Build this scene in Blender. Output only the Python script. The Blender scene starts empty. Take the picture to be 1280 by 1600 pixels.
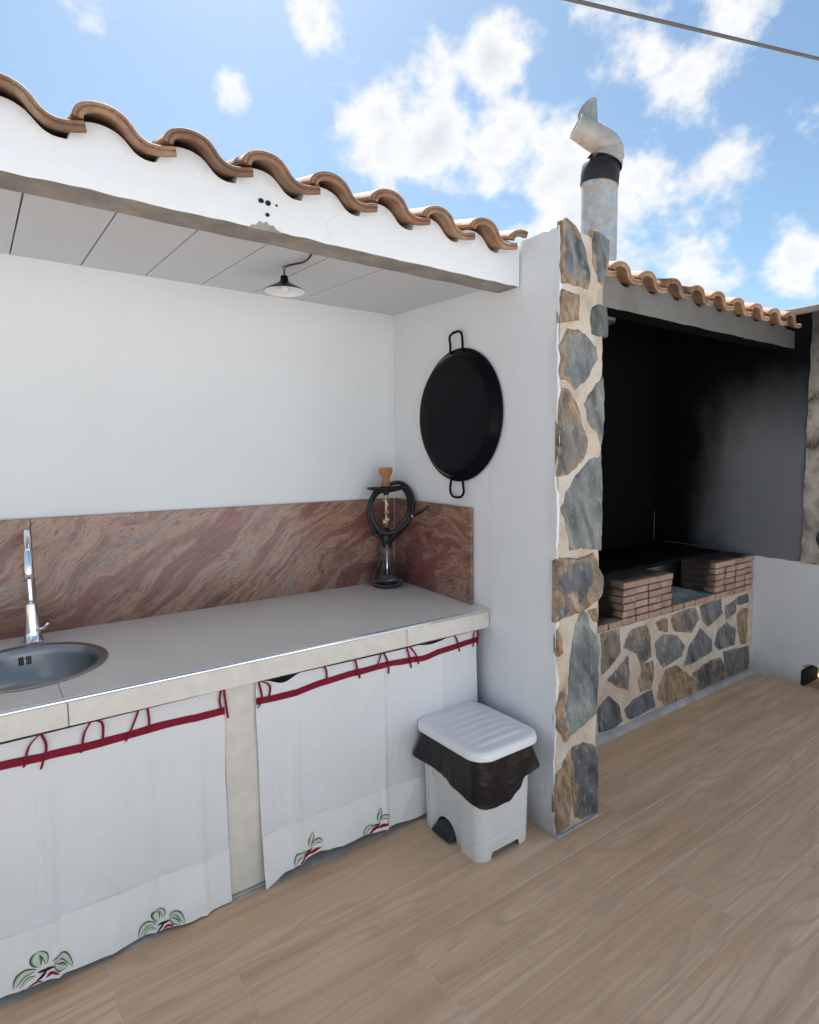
import bpy, bmesh, math, random
from mathutils import Vector, Matrix, noise
random.seed(7)
scene = bpy.context.scene
COL = scene.collection
R = math.radians

# ------------------------------------------------------------------ camera
cam_data = bpy.data.cameras.new('camera')
cam = bpy.data.objects.new('camera', cam_data)
COL.objects.link(cam)
PITCH, YAW, ROLL = -0.0875754, 0.6252593, -0.0118284
fw = Vector((math.sin(YAW)*math.cos(PITCH), math.cos(YAW)*math.cos(PITCH), math.sin(PITCH)))
rt0 = Vector((math.cos(YAW), -math.sin(YAW), 0)); up0 = rt0.cross(fw)
rt = rt0*math.cos(ROLL) + up0*math.sin(ROLL)
up = -rt0*math.sin(ROLL) + up0*math.cos(ROLL)
cam.matrix_world = Matrix(((rt.x, up.x, -fw.x, 0), (rt.y, up.y, -fw.y, 0), (rt.z, up.z, -fw.z, 1.70), (0, 0, 0, 1)))
cam_data.sensor_fit = 'VERTICAL'
cam_data.sensor_height = 36.0
cam_data.lens = 934.26/1600*36.0
cam_data.clip_start = 0.05
cam_data.clip_end = 3000
scene.camera = cam

# ------------------------------------------------------------------ sky, sun, exposure
SUN_EL, SUN_AZ = R(53), R(21)          # azimuth measured from +Y towards +X
world = bpy.data.worlds.new('World'); scene.world = world
world.use_nodes = True
wt = world.node_tree; wt.nodes.clear()
def wn(t, **kw):
    n = wt.nodes.new(t)
    for k, v in kw.items():
        if k.startswith('p_'): setattr(n, k[2:], v)
        else:
            s = n.inputs[int(k[1:])] if (k[0] == 'i' and k[1:].isdigit()) else n.inputs[k.replace('_', ' ')]
            if isinstance(v, bpy.types.NodeSocket): wt.links.new(v, s)
            else: s.default_value = v
    return n
def wmath(op, a, b=0.0, c=None, clamp=False):
    n = wn('ShaderNodeMath', p_operation=op, p_use_clamp=clamp, i0=a, i1=b)
    if c is not None:
        if isinstance(c, bpy.types.NodeSocket): wt.links.new(c, n.inputs[2])
        else: n.inputs[2].default_value = c
    return n.outputs[0]
sky = wn('ShaderNodeTexSky', p_sky_type='NISHITA', p_sun_disc=False, p_sun_elevation=SUN_EL, p_sun_rotation=SUN_AZ,
         p_air_density=1.0, p_dust_density=0.5, p_ozone_density=1.0, p_altitude=50.0)
tc = wn('ShaderNodeTexCoord').outputs['Generated']
SKYBG, CLOUDBG = 0.0535, 0.365
# cloud banks: direction, angular radius, weight
BLOBS = [
    ((0.498, 0.741, 0.451), 0.1056, 1.10),
    ((0.554, 0.695, 0.457), 0.1218, 1.15),
    ((0.629, 0.644, 0.436), 0.1279, 1.10),
    ((0.701, 0.589, 0.403), 0.1272, 1.10),
    ((0.754, 0.541, 0.373), 0.1310, 1.05),
    ((0.821, 0.488, 0.296), 0.1147, 1.00),
    ((0.59, 0.616, 0.523), 0.0810, 1.00),
    ((0.704, 0.481, 0.522), 0.1036, 0.90),
    ((0.755, 0.387, 0.529), 0.1024, 1.00),
    ((0.769, 0.432, 0.47), 0.0841, 0.95),
    ((0.818, 0.434, 0.379), 0.0801, 0.90),
    ((0.901, 0.349, 0.258), 0.0634, 1.00),
    ((0.386, 0.733, 0.561), 0.0537, 1.00),
    ((0.308, 0.814, 0.492), 0.0357, 0.90),
    ((0.725, 0.607, 0.326), 0.1165, 1.00),
]
puff = wn('ShaderNodeTexNoise', Vector=wn('ShaderNodeVectorMath', p_operation='MULTIPLY', i0=tc, i1=(1, 1, 1.3)).outputs[0], Scale=10.5, Detail=7.0, Roughness=0.57).outputs['Fac']
wob = wmath('MULTIPLY', wmath('SUBTRACT', puff, 0.5), 0.12)
mask = None
for (d, r, w) in BLOBS:
    dist = wn('ShaderNodeVectorMath', p_operation='DISTANCE', i0=tc, i1=d).outputs['Value']
    m = wmath('MULTIPLY_ADD', dist, -w/r, w)
    mask = m if mask is None else wmath('MAXIMUM', mask, m)
# the same puffy fields go on all round the sky
big = wn('ShaderNodeTexNoise', Vector=wn('ShaderNodeVectorMath', p_operation='ADD', i0=tc, i1=(3.1, 7.7, 1.3)).outputs[0], Scale=2.6, Detail=1.0, Roughness=0.5).outputs['Fac']
fwd_d = wn('ShaderNodeVectorMath', p_operation='DISTANCE', i0=tc, i1=(0.619, 0.66, 0.426)).outputs['Value']
away = wn('ShaderNodeMapRange', Value=fwd_d, From_Min=0.55, From_Max=0.85, To_Min=0.0, To_Max=1.0).outputs[0]
bigm = wmath('MULTIPLY', wn('ShaderNodeMapRange', Value=big, From_Min=0.46, From_Max=0.62).outputs[0], away)
mask = wmath('MAXIMUM', wmath('MAXIMUM', mask, bigm), 0.0)
dens = wmath('MULTIPLY_ADD', mask, 0.36, puff)
cfac = wn('ShaderNodeMapRange', p_interpolation_type='SMOOTHSTEP', Value=dens, From_Min=0.60, From_Max=0.82).outputs[0]
shade = wn('ShaderNodeMapRange', Value=dens, From_Min=0.80, From_Max=1.12, To_Min=1.0, To_Max=0.0).outputs[0]
ccol = wn('ShaderNodeMix', p_data_type='RGBA', i0=shade, i6=(0.68, 0.73, 0.80, 1), i7=(1.0, 1.0, 1.0, 1)).outputs[2]
skyc = wn('ShaderNodeMix', p_data_type='RGBA', p_blend_type='MULTIPLY', i0=1.0, i6=sky.outputs[0], i7=(0.93, 1.03, 1.0, 1)).outputs[2]
bg1 = wn('ShaderNodeBackground', Color=skyc, Strength=SKYBG)
bg2 = wn('ShaderNodeBackground', Color=ccol, Strength=CLOUDBG)
mixs = wn('ShaderNodeMixShader', i0=wmath('MULTIPLY', cfac, 0.96), i1=bg1.outputs[0], i2=bg2.outputs[0])
wn('ShaderNodeOutputWorld', Surface=mixs.outputs[0])

sl = bpy.data.lights.new('sun', 'SUN'); sl.energy = 5.0; sl.angle = R(0.53); sl.color = (1.0, 0.99, 0.975)
sun = bpy.data.objects.new('sun', sl); COL.objects.link(sun)
sdir = Vector((math.sin(SUN_AZ)*math.cos(SUN_EL), math.cos(SUN_AZ)*math.cos(SUN_EL), math.sin(SUN_EL)))
sun.rotation_euler = sdir.to_track_quat('Z', 'Y').to_euler()
sun.location = sdir*30
vs = scene.view_settings
vs.view_transform = 'Standard'; vs.look = 'None'; vs.gamma = 1.0; vs.use_curve_mapping = False
vs.exposure = 1.48
scene.cycles.max_bounces = 7
scene.cycles.diffuse_bounces = 4
scene.cycles.caustics_reflective = False
scene.cycles.caustics_refractive = False
scene.cycles.glossy_bounces = 4
scene.cycles.transmission_bounces = 8

# ------------------------------------------------------------------ helpers
ORG = {}
def tag(o, label=None, cat=None, group=None, kind=None):
    if label: o['label'] = label
    if cat: o['category'] = cat
    if group: o['group'] = group
    if kind: o['kind'] = kind
    return o
def thing(name, loc, label, cat, group=None):
    o = bpy.data.objects.new(name, None); COL.objects.link(o)
    o.location = loc; ORG[o.name] = Vector(loc); o.empty_display_size = 0.1
    return tag(o, label, cat, group)
def mk(name, verts, faces, mat, parent=None, smooth=False, origin=None, mats=None, fmat=None):
    """verts in world space; children of a thing keep the thing's origin"""
    if parent is not None: org = ORG[parent.name]
    else: org = Vector(origin) if origin is not None else Vector((0, 0, 0))
    me = bpy.data.meshes.new(name)
    me.from_pydata([tuple(Vector(v)-org) for v in verts], [], faces)
    for m in (mats or [mat]): me.materials.append(m)
    if fmat:
        for p, i in zip(me.polygons, fmat): p.material_index = i
    if smooth:
        for p in me.polygons: p.use_smooth = True
    me.update()
    o = bpy.data.objects.new(name, me); COL.objects.link(o)
    ORG[o.name] = org
    if parent is not None:
        o.parent = parent
    else: o.location = org
    return o
def fixn(o):
    bm = bmesh.new(); bm.from_mesh(o.data)
    bmesh.ops.recalc_face_normals(bm, faces=bm.faces); bm.to_mesh(o.data); bm.free()
    return o
def edge_smooth(o, ang=40):
    me = o.data
    for p in me.polygons: p.use_smooth = True
    bm = bmesh.new(); bm.from_mesh(me)
    bmesh.ops.recalc_face_normals(bm, faces=bm.faces)
    for e in bm.edges:
        if len(e.link_faces) == 2 and e.calc_face_angle(0) > R(ang): e.smooth = False
    bm.to_mesh(me); bm.free()
    return o
def box_vf(x0, x1, y0, y1, z0, z1, b=0.0, seg=1):
    bm = bmesh.new()
    vs_ = [bm.verts.new((x, y, z)) for x in (x0, x1) for y in (y0, y1) for z in (z0, z1)]
    for f in ((0, 1, 3, 2), (4, 6, 7, 5), (0, 4, 5, 1), (2, 3, 7, 6), (0, 2, 6, 4), (1, 5, 7, 3)):
        bm.faces.new([vs_[i] for i in f])
    if b > 0: bmesh.ops.bevel(bm, geom=bm.edges[:], offset=b, segments=seg, affect='EDGES', profile=0.5)
    bmesh.ops.recalc_face_normals(bm, faces=bm.faces)
    bm.verts.index_update()
    out = [tuple(v.co) for v in bm.verts], [[v.index for v in f.verts] for f in bm.faces]
    bm.free(); return out
def box(name, x0, x1, y0, y1, z0, z1, mat, parent=None, b=0.002, seg=1, origin=None):
    v, f = box_vf(x0, x1, y0, y1, z0, z1, b, seg)
    return mk(name, v, f, mat, parent, origin=origin)
def join_vf(*parts):
    V, F = [], []
    for v, f in parts:
        n = len(V); V += list(v); F += [[i+n for i in q] for q in f]
    return V, F
def loft_vf(rings, closed=True, cap0=True, cap1=True):
    V, F = [], []
    n = len(rings[0])
    for r in rings: V += [tuple(p) for p in r]
    for i in range(len(rings)-1):
        for j in range(n if closed else n-1):
            k = (j+1) % n
            F.append([i*n+j, i*n+k, (i+1)*n+k, (i+1)*n+j])
    if cap0: F.append(list(range(n))[::-1])
    if cap1: F.append([(len(rings)-1)*n+j for j in range(n)])
    return V, F
def lathe_vf(prof, c, seg=32, cap0=False, cap1=False):
    rings = [[(c[0]+r*math.cos(2*math.pi*j/seg), c[1]+r*math.sin(2*math.pi*j/seg), c[2]+z) for j in range(seg)] for r, z in prof]
    return loft_vf(rings, True, cap0, cap1)
def catmull(pts, n=6):
    P = [Vector(p) for p in pts]; out = []
    for i in range(len(P)-1):
        p0 = P[i-1] if i > 0 else P[0]*2-P[1]
        p3 = P[i+2] if i+2 < len(P) else P[-1]*2-P[-2]
        for k in range(n):
            t = k/n
            out.append(0.5*((2*P[i])+(-p0+P[i+1])*t+(2*p0-5*P[i]+4*P[i+1]-p3)*t*t+(-p0+3*P[i]-3*P[i+1]+p3)*t**3))
    out.append(P[-1]); return out
def tube_vf(pts, r, seg=10, closed=False):
    P = [Vector(p) for p in pts]; n = len(P); rings = []
    rr = r if isinstance(r, (list, tuple)) else [r]*n
    nrm = None
    for i in range(n):
        if closed: t = P[(i+1) % n]-P[i-1]
        else: t = P[min(i+1, n-1)]-P[max(i-1, 0)]
        t.normalize()
        if nrm is None:
            a = Vector((0, 0, 1)) if abs(t.z) < .9 else Vector((1, 0, 0))
            nrm = (a-t*a.dot(t)).normalized()
        else: nrm = (nrm-t*nrm.dot(t)).normalized()
        b = t.cross(nrm)
        rings.append([P[i]+(nrm*math.cos(2*math.pi*j/seg)+b*math.sin(2*math.pi*j/seg))*rr[i] for j in range(seg)])
    if closed:
        rings.append(rings[0]); return loft_vf(rings, True, False, False)
    return loft_vf(rings)
def ribbon_vf(pts, width_dir, w, th, nrm):
    """flat strip along pts"""
    wd = Vector(width_dir).normalized()*w/2; nn = Vector(nrm).normalized()*th/2
    rings = []
    for p in pts:
        p = Vector(p)
        rings.append([p-wd-nn, p+wd-nn, p+wd+nn, p-wd+nn])
    return loft_vf(rings)
def nz(x, y=0.0, z=0.0): return noise.noise(Vector((x, y, z)))
def interp(x, table):
    if x <= table[0][0]: return table[0][1]
    for (a, b), (c, d) in zip(table, table[1:]):
        if x <= c:
            t = (x-a)/(c-a); t = t*t*(3-2*t)
            return b+(d-b)*t
    return table[-1][1]
def dup(o, parent, loc, rot=None):
    c = o.copy(); COL.objects.link(c); c.parent = parent; c.location = loc
    if rot: c.rotation_euler = rot
    return c

# ------------------------------------------------------------------ materials
class G:
    def __init__(s, name, rough=0.6, col=(0.5, 0.5, 0.5), metal=0.0, spec=0.5):
        s.m = bpy.data.materials.new(name); s.m.use_nodes = True
        s.t = s.m.node_tree; s.b = s.t.nodes['Principled BSDF']
        s.set(Roughness=rough, Metallic=metal, Base_Color=(*col, 1)); s.b.inputs['Specular IOR Level'].default_value = spec
        s._c = None
    def set(s, **kw):
        for k, v in kw.items():
            i = s.b.inputs[k.replace('_', ' ')]
            if isinstance(v, bpy.types.NodeSocket): s.t.links.new(v, i)
            else: i.default_value = v
    def n(s, t, **kw):
        n = s.t.nodes.new(t)
        for k, v in kw.items():
            if k.startswith('p_'): setattr(n, k[2:], v); continue
            i = n.inputs[int(k[1:])] if (k[0] == 'i' and k[1:].isdigit()) else n.inputs[k.replace('_', ' ')]
            if isinstance(v, bpy.types.NodeSocket): s.t.links.new(v, i)
            else: i.default_value = v
        return n
    def co(s):
        if s._c is None: s._c = s.n('ShaderNodeTexCoord').outputs['Object']
        return s._c
    def mapv(s, v=None, scale=(1, 1, 1), rot=(0, 0, 0), loc=(0, 0, 0)):
        return s.n('ShaderNodeMapping', Vector=v or s.co(), Scale=scale, Rotation=rot, Location=loc).outputs[0]
    def noise(s, scale, detail=4.0, rough=0.55, v=None, dist=0.0, out='Fac'):
        return s.n('ShaderNodeTexNoise', Vector=v or s.co(), Scale=scale, Detail=detail, Roughness=rough, Distortion=dist).outputs[out]
    def vor(s, scale, v=None, feat='F1', out='Distance'):
        return s.n('ShaderNodeTexVoronoi', p_feature=feat, Vector=v or s.co(), Scale=scale).outputs[out]
    def ramp(s, f, stops, interp='LINEAR'):
        n = s.n('ShaderNodeValToRGB', Fac=f); cr = n.color_ramp; cr.interpolation = interp
        while len(cr.elements) < len(stops): cr.elements.new(0.5)
        for e, (p, c) in zip(cr.elements, stops):
            e.position = p; e.color = (*c, 1) if len(c) == 3 else c
        return n.outputs[0]
    def mr(s, v, a, b, c=0.0, d=1.0, smooth=False):
        return s.n('ShaderNodeMapRange', Value=v, From_Min=a, From_Max=b, To_Min=c, To_Max=d,
                   **({'p_interpolation_type': 'SMOOTHSTEP'} if smooth else {})).outputs[0]
    def mix(s, f, a, b, mode='MIX'):
        n = s.n('ShaderNodeMix', p_data_type='RGBA', p_blend_type=mode, p_clamp_factor=True)
        for i, v in ((0, f), (6, a), (7, b)):
            if isinstance(v, bpy.types.NodeSocket): s.t.links.new(v, n.inputs[i])
            else: n.inputs[i].default_value = ((*v, 1) if isinstance(v, tuple) and len(v) == 3 else v)
        return n.outputs[2]
    def math(s, op, a, b=0.0):
        return s.n('ShaderNodeMath', p_operation=op, i0=a, i1=b).outputs[0]
    def bump(s, h, strength=0.3, dist=0.01):
        prev = s.b.inputs['Normal'].links
        n = s.n('ShaderNodeBump', Height=h, Strength=strength, Distance=dist)
        if prev: s.t.links.new(prev[0].from_socket, n.inputs['Normal'])
        s.t.links.new(n.outputs[0], s.b.inputs['Normal'])
    def rnd(s): return s.n('ShaderNodeObjectInfo').outputs['Random']
    def rndv(s, amt=40.0):
        r = s.rnd()
        c = s.n('ShaderNodeCombineXYZ', X=s.math('MULTIPLY', r, amt), Y=s.math('MULTIPLY', r, amt*.37), Z=s.math('MULTIPLY', r, amt*.71)).outputs[0]
        return s.n('ShaderNodeVectorMath', p_operation='ADD', i0=s.co(), i1=c).outputs[0]

def m_plaster(name, col, stain=(0.66, 0.64, 0.60), amt=0.5, bump=0.25, worn=False):
    g = G(name, 0.85, col, spec=0.25)
    a = g.noise(1.3, 4, 0.6); b = g.noise(11, 4, 0.65); c = g.noise(60, 2, 0.6)
    base = g.mix(g.mr(a, 0.45, 0.8, 0, amt), col, stain)
    base = g.mix(g.mr(b, 0.66, 0.78, 0, 0.25*amt), base, (stain[0]*.75, stain[1]*.74, stain[2]*.7))
    if worn:
        p = g.n('ShaderNodeNewGeometry').outputs['Position']
        z = g.n('ShaderNodeSeparateXYZ', Vector=p).outputs['Z']
        foot = g.mr(g.math('ADD', z, g.math('MULTIPLY', g.math('SUBTRACT', b, .5), .28)), 0.0, 0.17, .75, 0)
        base = g.mix(foot, base, (0.46, 0.41, 0.36))
        run = g.noise(5, 4, .65, g.mapv(p, (2.4, 2.4, .22)))
        base = g.mix(g.mr(run, .60, .78, 0, .16), base, (0.60, 0.58, 0.54))
        ck = g.vor(2.3, g.n('ShaderNodeVectorMath', p_operation='MULTIPLY_ADD', i0=g.noise(4, 3, .6, p, 0, 'Color'), i1=(.35, .35, .35), i2=p).outputs[0], 'DISTANCE_TO_EDGE')
        crack = g.math('MULTIPLY', g.mr(ck, 0, .006, 1, 0), g.mr(a, .56, .64, 0, .25))
        base = g.mix(crack, base, (0.30, 0.28, 0.26))
    g.set(Base_Color=base)
    g.bump(g.math('ADD', b, g.math('MULTIPLY', c, 0.35)), bump*1.2, 0.006)
    return g.m
PLASTER = m_plaster('white_plaster', (0.78, 0.80, 0.815), (0.70, 0.705, 0.69), 0.45)
PLASTER2 = m_plaster('old_white_plaster', (0.79, 0.81, 0.835), (0.71, 0.715, 0.72), 0.45, 0.5, True)
CEIL = m_plaster('ceiling_board', (0.66, 0.675, 0.69), (0.60, 0.61, 0.61), 0.3, 0.08)

def m_concrete(name, col, k=1.0):
    g = G(name, 0.9, col, spec=0.2)
    a = g.noise(7, 6, 0.65); b = g.noise(45, 5, 0.7)
    c = g.ramp(a, [(0.3, tuple(x*.7 for x in col)), (0.55, col), (0.75, tuple(min(1, x*1.35) for x in col))])
    g.set(Base_Color=g.mix(g.mr(b, .62, .72, 0, .5), c, tuple(x*.55 for x in col)))
    g.bump(a, 0.5*k, 0.01); g.bump(b, 0.5*k, 0.004)
    return g.m
CONCRETE = m_concrete('beam_concrete', (0.33, 0.30, 0.265))
FOOTING = m_concrete('grey_cement_footing', (0.42, 0.41, 0.40))

def m_mortar():
    g = G('buff_mortar', 0.92, (0.55, 0.42, 0.31), spec=0.15)
    a = g.noise(6, 6, 0.65); b = g.noise(30, 6, 0.7); d = g.noise(2.2, 3, 0.5)
    c = g.ramp(a, [(0.3, (0.44, 0.345, 0.255)), (0.5, (0.62, 0.51, 0.40)), (0.72, (0.74, 0.66, 0.56))])
    c = g.mix(g.mr(d, .46, .60, 0, .75), c, (0.70, 0.64, 0.57))
    c = g.mix(g.mr(b, .58, .68, 0, .55), c, (0.36, 0.28, 0.20))
    g.set(Base_Color=c)
    g.bump(g.math('ADD', a, g.math('MULTIPLY', b, .5)), 1.0, 0.025)
    return g.m
MORTAR = m_mortar()

def m_stone():
    g = G('slate_stone', 0.7, (0.2, 0.2, 0.2), spec=0.35)
    v = g.rndv(30)
    oi = g.n('ShaderNodeObjectInfo')
    col = oi.outputs['Color']; al = oi.outputs['Alpha']
    rot = g.mapv(v, (1, 1, 1), (0, 0.45, 0))
    st = g.mapv(rot, (2.2, 2.2, 0.8))
    a = g.noise(5, 6, 0.62, st, .5); b = g.noise(13, 5, 0.66, st, .5); rust = g.noise(5.5, 5, 0.65, v, .4); fl = g.noise(40, 2, 0.6, v)
    c = g.mix(1.0, col, g.ramp(a, [(0.34, (0.34, 0.35, 0.38)), (0.47, (0.95, 0.96, 0.97)), (0.56, (1.25, 1.24, 1.20)), (0.70, (2.1, 2.0, 1.85))]), 'MULTIPLY')
    c = g.mix(g.mr(b, .54, .68, 0, .6), c, (0.075, 0.076, 0.08))
    c = g.mix(g.mr(b, .34, .43, .55, 0), c, (0.42, 0.42, 0.40))
    rim = g.n('ShaderNodeAttribute', p_attribute_name='rim').outputs['Fac']
    rf = g.mr(g.math('ADD', g.math('ADD', rust, g.math('MULTIPLY', rim, 0.15)), g.math('MULTIPLY', g.math('SUBTRACT', al, 0.5), 0.55)), 0.52, 0.62, 0, 0.92, True)
    c = g.mix(rf, c, g.ramp(b, [(0.32, (0.13, 0.085, 0.05)), (0.5, (0.32, 0.22, 0.135)), (0.68, (0.52, 0.40, 0.28))]))
    c = g.mix(g.mr(fl, .70, .76, 0, .6), c, (0.55, 0.53, 0.48))
    g.set(Base_Color=c, Roughness=g.mr(a, .3, .7, .5, .85))
    g.bump(g.math('ADD', a, g.math('MULTIPLY', b, .45)), 1.0, 0.025)
    return g.m
STONE = m_stone()

def m_terracotta():
    g = G('terracotta', 0.8, (0.45, 0.24, 0.14), spec=0.25)
    v = g.rndv(25)
    a = g.noise(9, 6, 0.65, v); b = g.noise(50, 4, 0.65, v)
    c = g.ramp(a, [(0.28, (0.20, 0.115, 0.07)), (0.5, (0.36, 0.215, 0.135)), (0.68, (0.50, 0.34, 0.22)), (0.8, (0.58, 0.48, 0.37))])
    c = g.mix(g.mr(g.rnd(), 0, 1, 0.0, 0.45), c, (0.38, 0.19, 0.115))
    c = g.mix(g.mr(b, .56, .70, 0, .7), c, (0.17, 0.11, 0.075))
    w_ = g.noise(5, 5, .7, v)
    c = g.mix(g.mr(w_, .52, .62, 0, .55), c, (0.21, 0.15, 0.105))
    c = g.mix(g.mr(w_, .30, .42, .55, 0), c, (0.62, 0.52, 0.40))
    vv = g.mr(g.math('FRACT', g.math('MULTIPLY', g.rnd(), 7.31)), 0, 1, .62, 1.12)
    c = g.mix(1.0, c, g.n('ShaderNodeCombineColor', Red=vv, Green=vv, Blue=vv).outputs[0], 'MULTIPLY')
    g.set(Base_Color=c); g.bump(a, .4, .008); g.bump(b, .5, .003)
    return g.m
TERRA = m_terracotta()

def m_brick():
    g = G('red_brick', 0.85, (0.4, 0.2, 0.14), spec=0.2)
    v = g.rndv(25)
    a = g.noise(14, 6, 0.65, v); b = g.noise(70, 4, 0.6, v)
    c = g.ramp(a, [(0.3, (0.34, 0.205, 0.15)), (0.55, (0.50, 0.33, 0.25)), (0.75, (0.62, 0.46, 0.37))])
    c = g.mix(g.mr(g.rnd(), 0.0, 1.0, 0.0, 0.6), c, (0.36, 0.235, 0.18))
    # soot: thicker on the fire side of the piers and in smudges
    p = g.n('ShaderNodeNewGeometry').outputs['Position']
    py = g.n('ShaderNodeSeparateXYZ', Vector=p).outputs['Y']
    so = g.mr(g.math('ADD', py, g.math('MULTIPLY', g.math('SUBTRACT', g.noise(7, 4, .6, p), 0.5), 0.25)), 2.148, 2.25, 0, 0.93, True)
    c = g.mix(so, c, (0.02, 0.018, 0.017))
    g.set(Base_Color=c); g.bump(a, .4, .004); g.bump(b, .4, .002)
    return g.m
BRICK = m_brick()

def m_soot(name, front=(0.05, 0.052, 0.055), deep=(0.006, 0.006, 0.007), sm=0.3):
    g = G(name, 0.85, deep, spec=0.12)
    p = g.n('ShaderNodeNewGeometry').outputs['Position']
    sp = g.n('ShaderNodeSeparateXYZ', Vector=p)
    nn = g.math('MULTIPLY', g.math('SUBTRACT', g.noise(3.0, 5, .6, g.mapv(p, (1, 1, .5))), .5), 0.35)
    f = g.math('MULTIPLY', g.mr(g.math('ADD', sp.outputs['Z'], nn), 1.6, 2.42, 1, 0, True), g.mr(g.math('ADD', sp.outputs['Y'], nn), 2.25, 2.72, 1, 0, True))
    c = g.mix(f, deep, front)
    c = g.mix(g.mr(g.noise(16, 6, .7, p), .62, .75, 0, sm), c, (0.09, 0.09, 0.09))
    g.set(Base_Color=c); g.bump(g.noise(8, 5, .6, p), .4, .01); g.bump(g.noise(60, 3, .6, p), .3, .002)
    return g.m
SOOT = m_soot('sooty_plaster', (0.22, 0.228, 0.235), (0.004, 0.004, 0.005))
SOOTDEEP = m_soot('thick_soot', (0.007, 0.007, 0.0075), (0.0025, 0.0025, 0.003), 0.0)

def m_sootybeam():
    g = G('smoked_plaster_beam', 0.88, (0.2, 0.19, 0.18), spec=0.2)
    p = g.n('ShaderNodeNewGeometry').outputs['Position']
    px_ = g.n('ShaderNodeSeparateXYZ', Vector=p)
    a = g.noise(4, 5, .6, p); b = g.noise(25, 5, .65, p)
    base = g.ramp(a, [(0.3, (0.15, 0.138, 0.124)), (0.6, (0.25, 0.235, 0.215))])
    so = g.mr(g.math('ADD', px_.outputs['X'], g.math('MULTIPLY', a, 1.6)), 3.3, 5.4, 0.0, 0.85)
    c = g.mix(so, base, (0.05, 0.046, 0.043))
    c = g.mix(g.mr(b, .6, .72, 0, .4), c, (0.06, 0.055, 0.05))
    g.set(Base_Color=c); g.bump(a, .4, .01); g.bump(b, .4, .004)
    return g.m
SBEAM = m_sootybeam()

def m_scorch():
    g = G('scorched_rubble', 0.92, (0.3, 0.28, 0.25), spec=0.15)
    a = g.noise(7, 6, .62); b = g.noise(26, 6, .7)
    z = g.n('ShaderNodeSeparateXYZ', Vector=g.n('ShaderNodeNewGeometry').outputs['Position']).outputs['Z']
    c = g.ramp(a, [(0.30, (0.05, 0.045, 0.04)), (0.40, (0.32, 0.28, 0.235)), (0.55, (0.55, 0.49, 0.41)), (0.75, (0.70, 0.64, 0.56))])
    so = g.mr(g.math('ADD', z, g.math('MULTIPLY', a, .8)), 2.6, 3.0, 0, .9)
    c = g.mix(so, c, (0.03, 0.03, 0.03))
    g.set(Base_Color=c); g.bump(a, 1, .03); g.bump(b, .8, .01)
    return g.m
SCORCH = m_scorch()

def m_plank():
    g = G('wood_look_tile', 0.5, (0.4, 0.28, 0.2), spec=0.4)
    v = g.rndv(60)
    sy = g.n('ShaderNodeSeparateXYZ', Vector=v).outputs['Y']
    warp = g.noise(1.0, 3, .5, g.mapv(v, (0.75, 3.6, 1)))
    ring = g.math('FRACT', g.math('ADD', g.math('MULTIPLY', sy, 13.0), g.math('MULTIPLY', warp, 8.5)))
    rg = g.mr(g.math('ABSOLUTE', g.math('SUBTRACT', ring, 0.5)), 0.30, 0.5, 0.0, 1.0)
    a = g.noise(1.5, 4, .6, g.mapv(v, (0.55, 8.0, 1)))
    b = g.noise(2.0, 5, .68, g.mapv(v, (0.9, 46.0, 1)))
    dirt = g.noise(3.0, 5, .65, v)
    c = g.ramp(a, [(0.30, (0.56, 0.365, 0.225)), (0.48, (0.72, 0.495, 0.32)), (0.60, (0.79, 0.565, 0.385)), (0.74, (0.86, 0.66, 0.48))])
    c = g.mix(g.mr(b, .54, .68, 0, .5), c, (0.51, 0.335, 0.215))
    c = g.mix(g.mr(b, .32, .44, .55, 0), c, (0.90, 0.72, 0.54))
    c = g.mix(g.math('MULTIPLY', rg, g.mr(a, .40, .62, .05, .5)), c, (0.42, 0.285, 0.20))
    c = g.mix(g.mr(g.rnd(), 0, 1, 0, .35), c, (0.64, 0.445, 0.295))
    c = g.mix(g.mr(dirt, .54, .74, 0, .35), c, (0.49, 0.36, 0.26))
    c = g.mix(1.0, c, (1.03, 0.985, 0.95), 'MULTIPLY')
    g.set(Base_Color=c, Roughness=g.mr(dirt, .3, .7, .42, .62))
    g.bump(b, .12, .002)
    return g.m
PLANK = m_plank()
GROUT = m_concrete('floor_grout', (0.78, 0.71, 0.63), 0.4)

def m_granite():
    g = G('red_granite', 0.22, (0.4, 0.25, 0.2), spec=0.5)
    v0 = g.rndv(7)
    w = g.noise(1.5, 2, .5, v0, 0.0, 'Color')
    wv = g.n('ShaderNodeVectorMath', p_operation='MULTIPLY_ADD', i0=w, i1=(0.42, 0.42, 0.42), i2=v0).outputs[0]
    rv = g.mapv(wv, (1, 1, 1), (0, R(33), 0))
    fl = g.mapv(rv, (0.9, 1.4, 5.2))
    fine = g.mapv(rv, (6.5, 9.0, 40.0))
    a = g.noise(1.9, 7, .62, fl, .6); b = g.noise(3.4, 5, .72, fine, .3); c2 = g.noise(1.7, 2, .5, fl, .4); gr = g.noise(95, 2, .65, v0)
    c = g.ramp(a, [(0.30, (0.09, 0.055, 0.05)), (0.39, (0.24, 0.115, 0.085)), (0.46, (0.33, 0.18, 0.125)), (0.53, (0.40, 0.235, 0.16)), (0.58, (0.23, 0.11, 0.085)), (0.66, (0.33, 0.20, 0.14)), (0.78, (0.46, 0.34, 0.26))])
    c = g.mix(g.mr(c2, .53, .60, 0, .85, True), c, (0.22, 0.075, 0.068))
    c = g.mix(g.mr(c2, .34, .42, .5, 0, True), c, (0.30, 0.245, 0.21))
    c = g.mix(g.mr(b, .52, .64, 0, .85), c, (0.06, 0.042, 0.04))
    c = g.mix(g.mr(b, .34, .44, .35, 0), c, (0.44, 0.32, 0.23))
    c = g.mix(g.mr(gr, .56, .70, 0, .55), c, (0.10, 0.075, 0.07))
    g.set(Base_Color=c)
    return g.m
GRANITE = m_granite()

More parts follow.
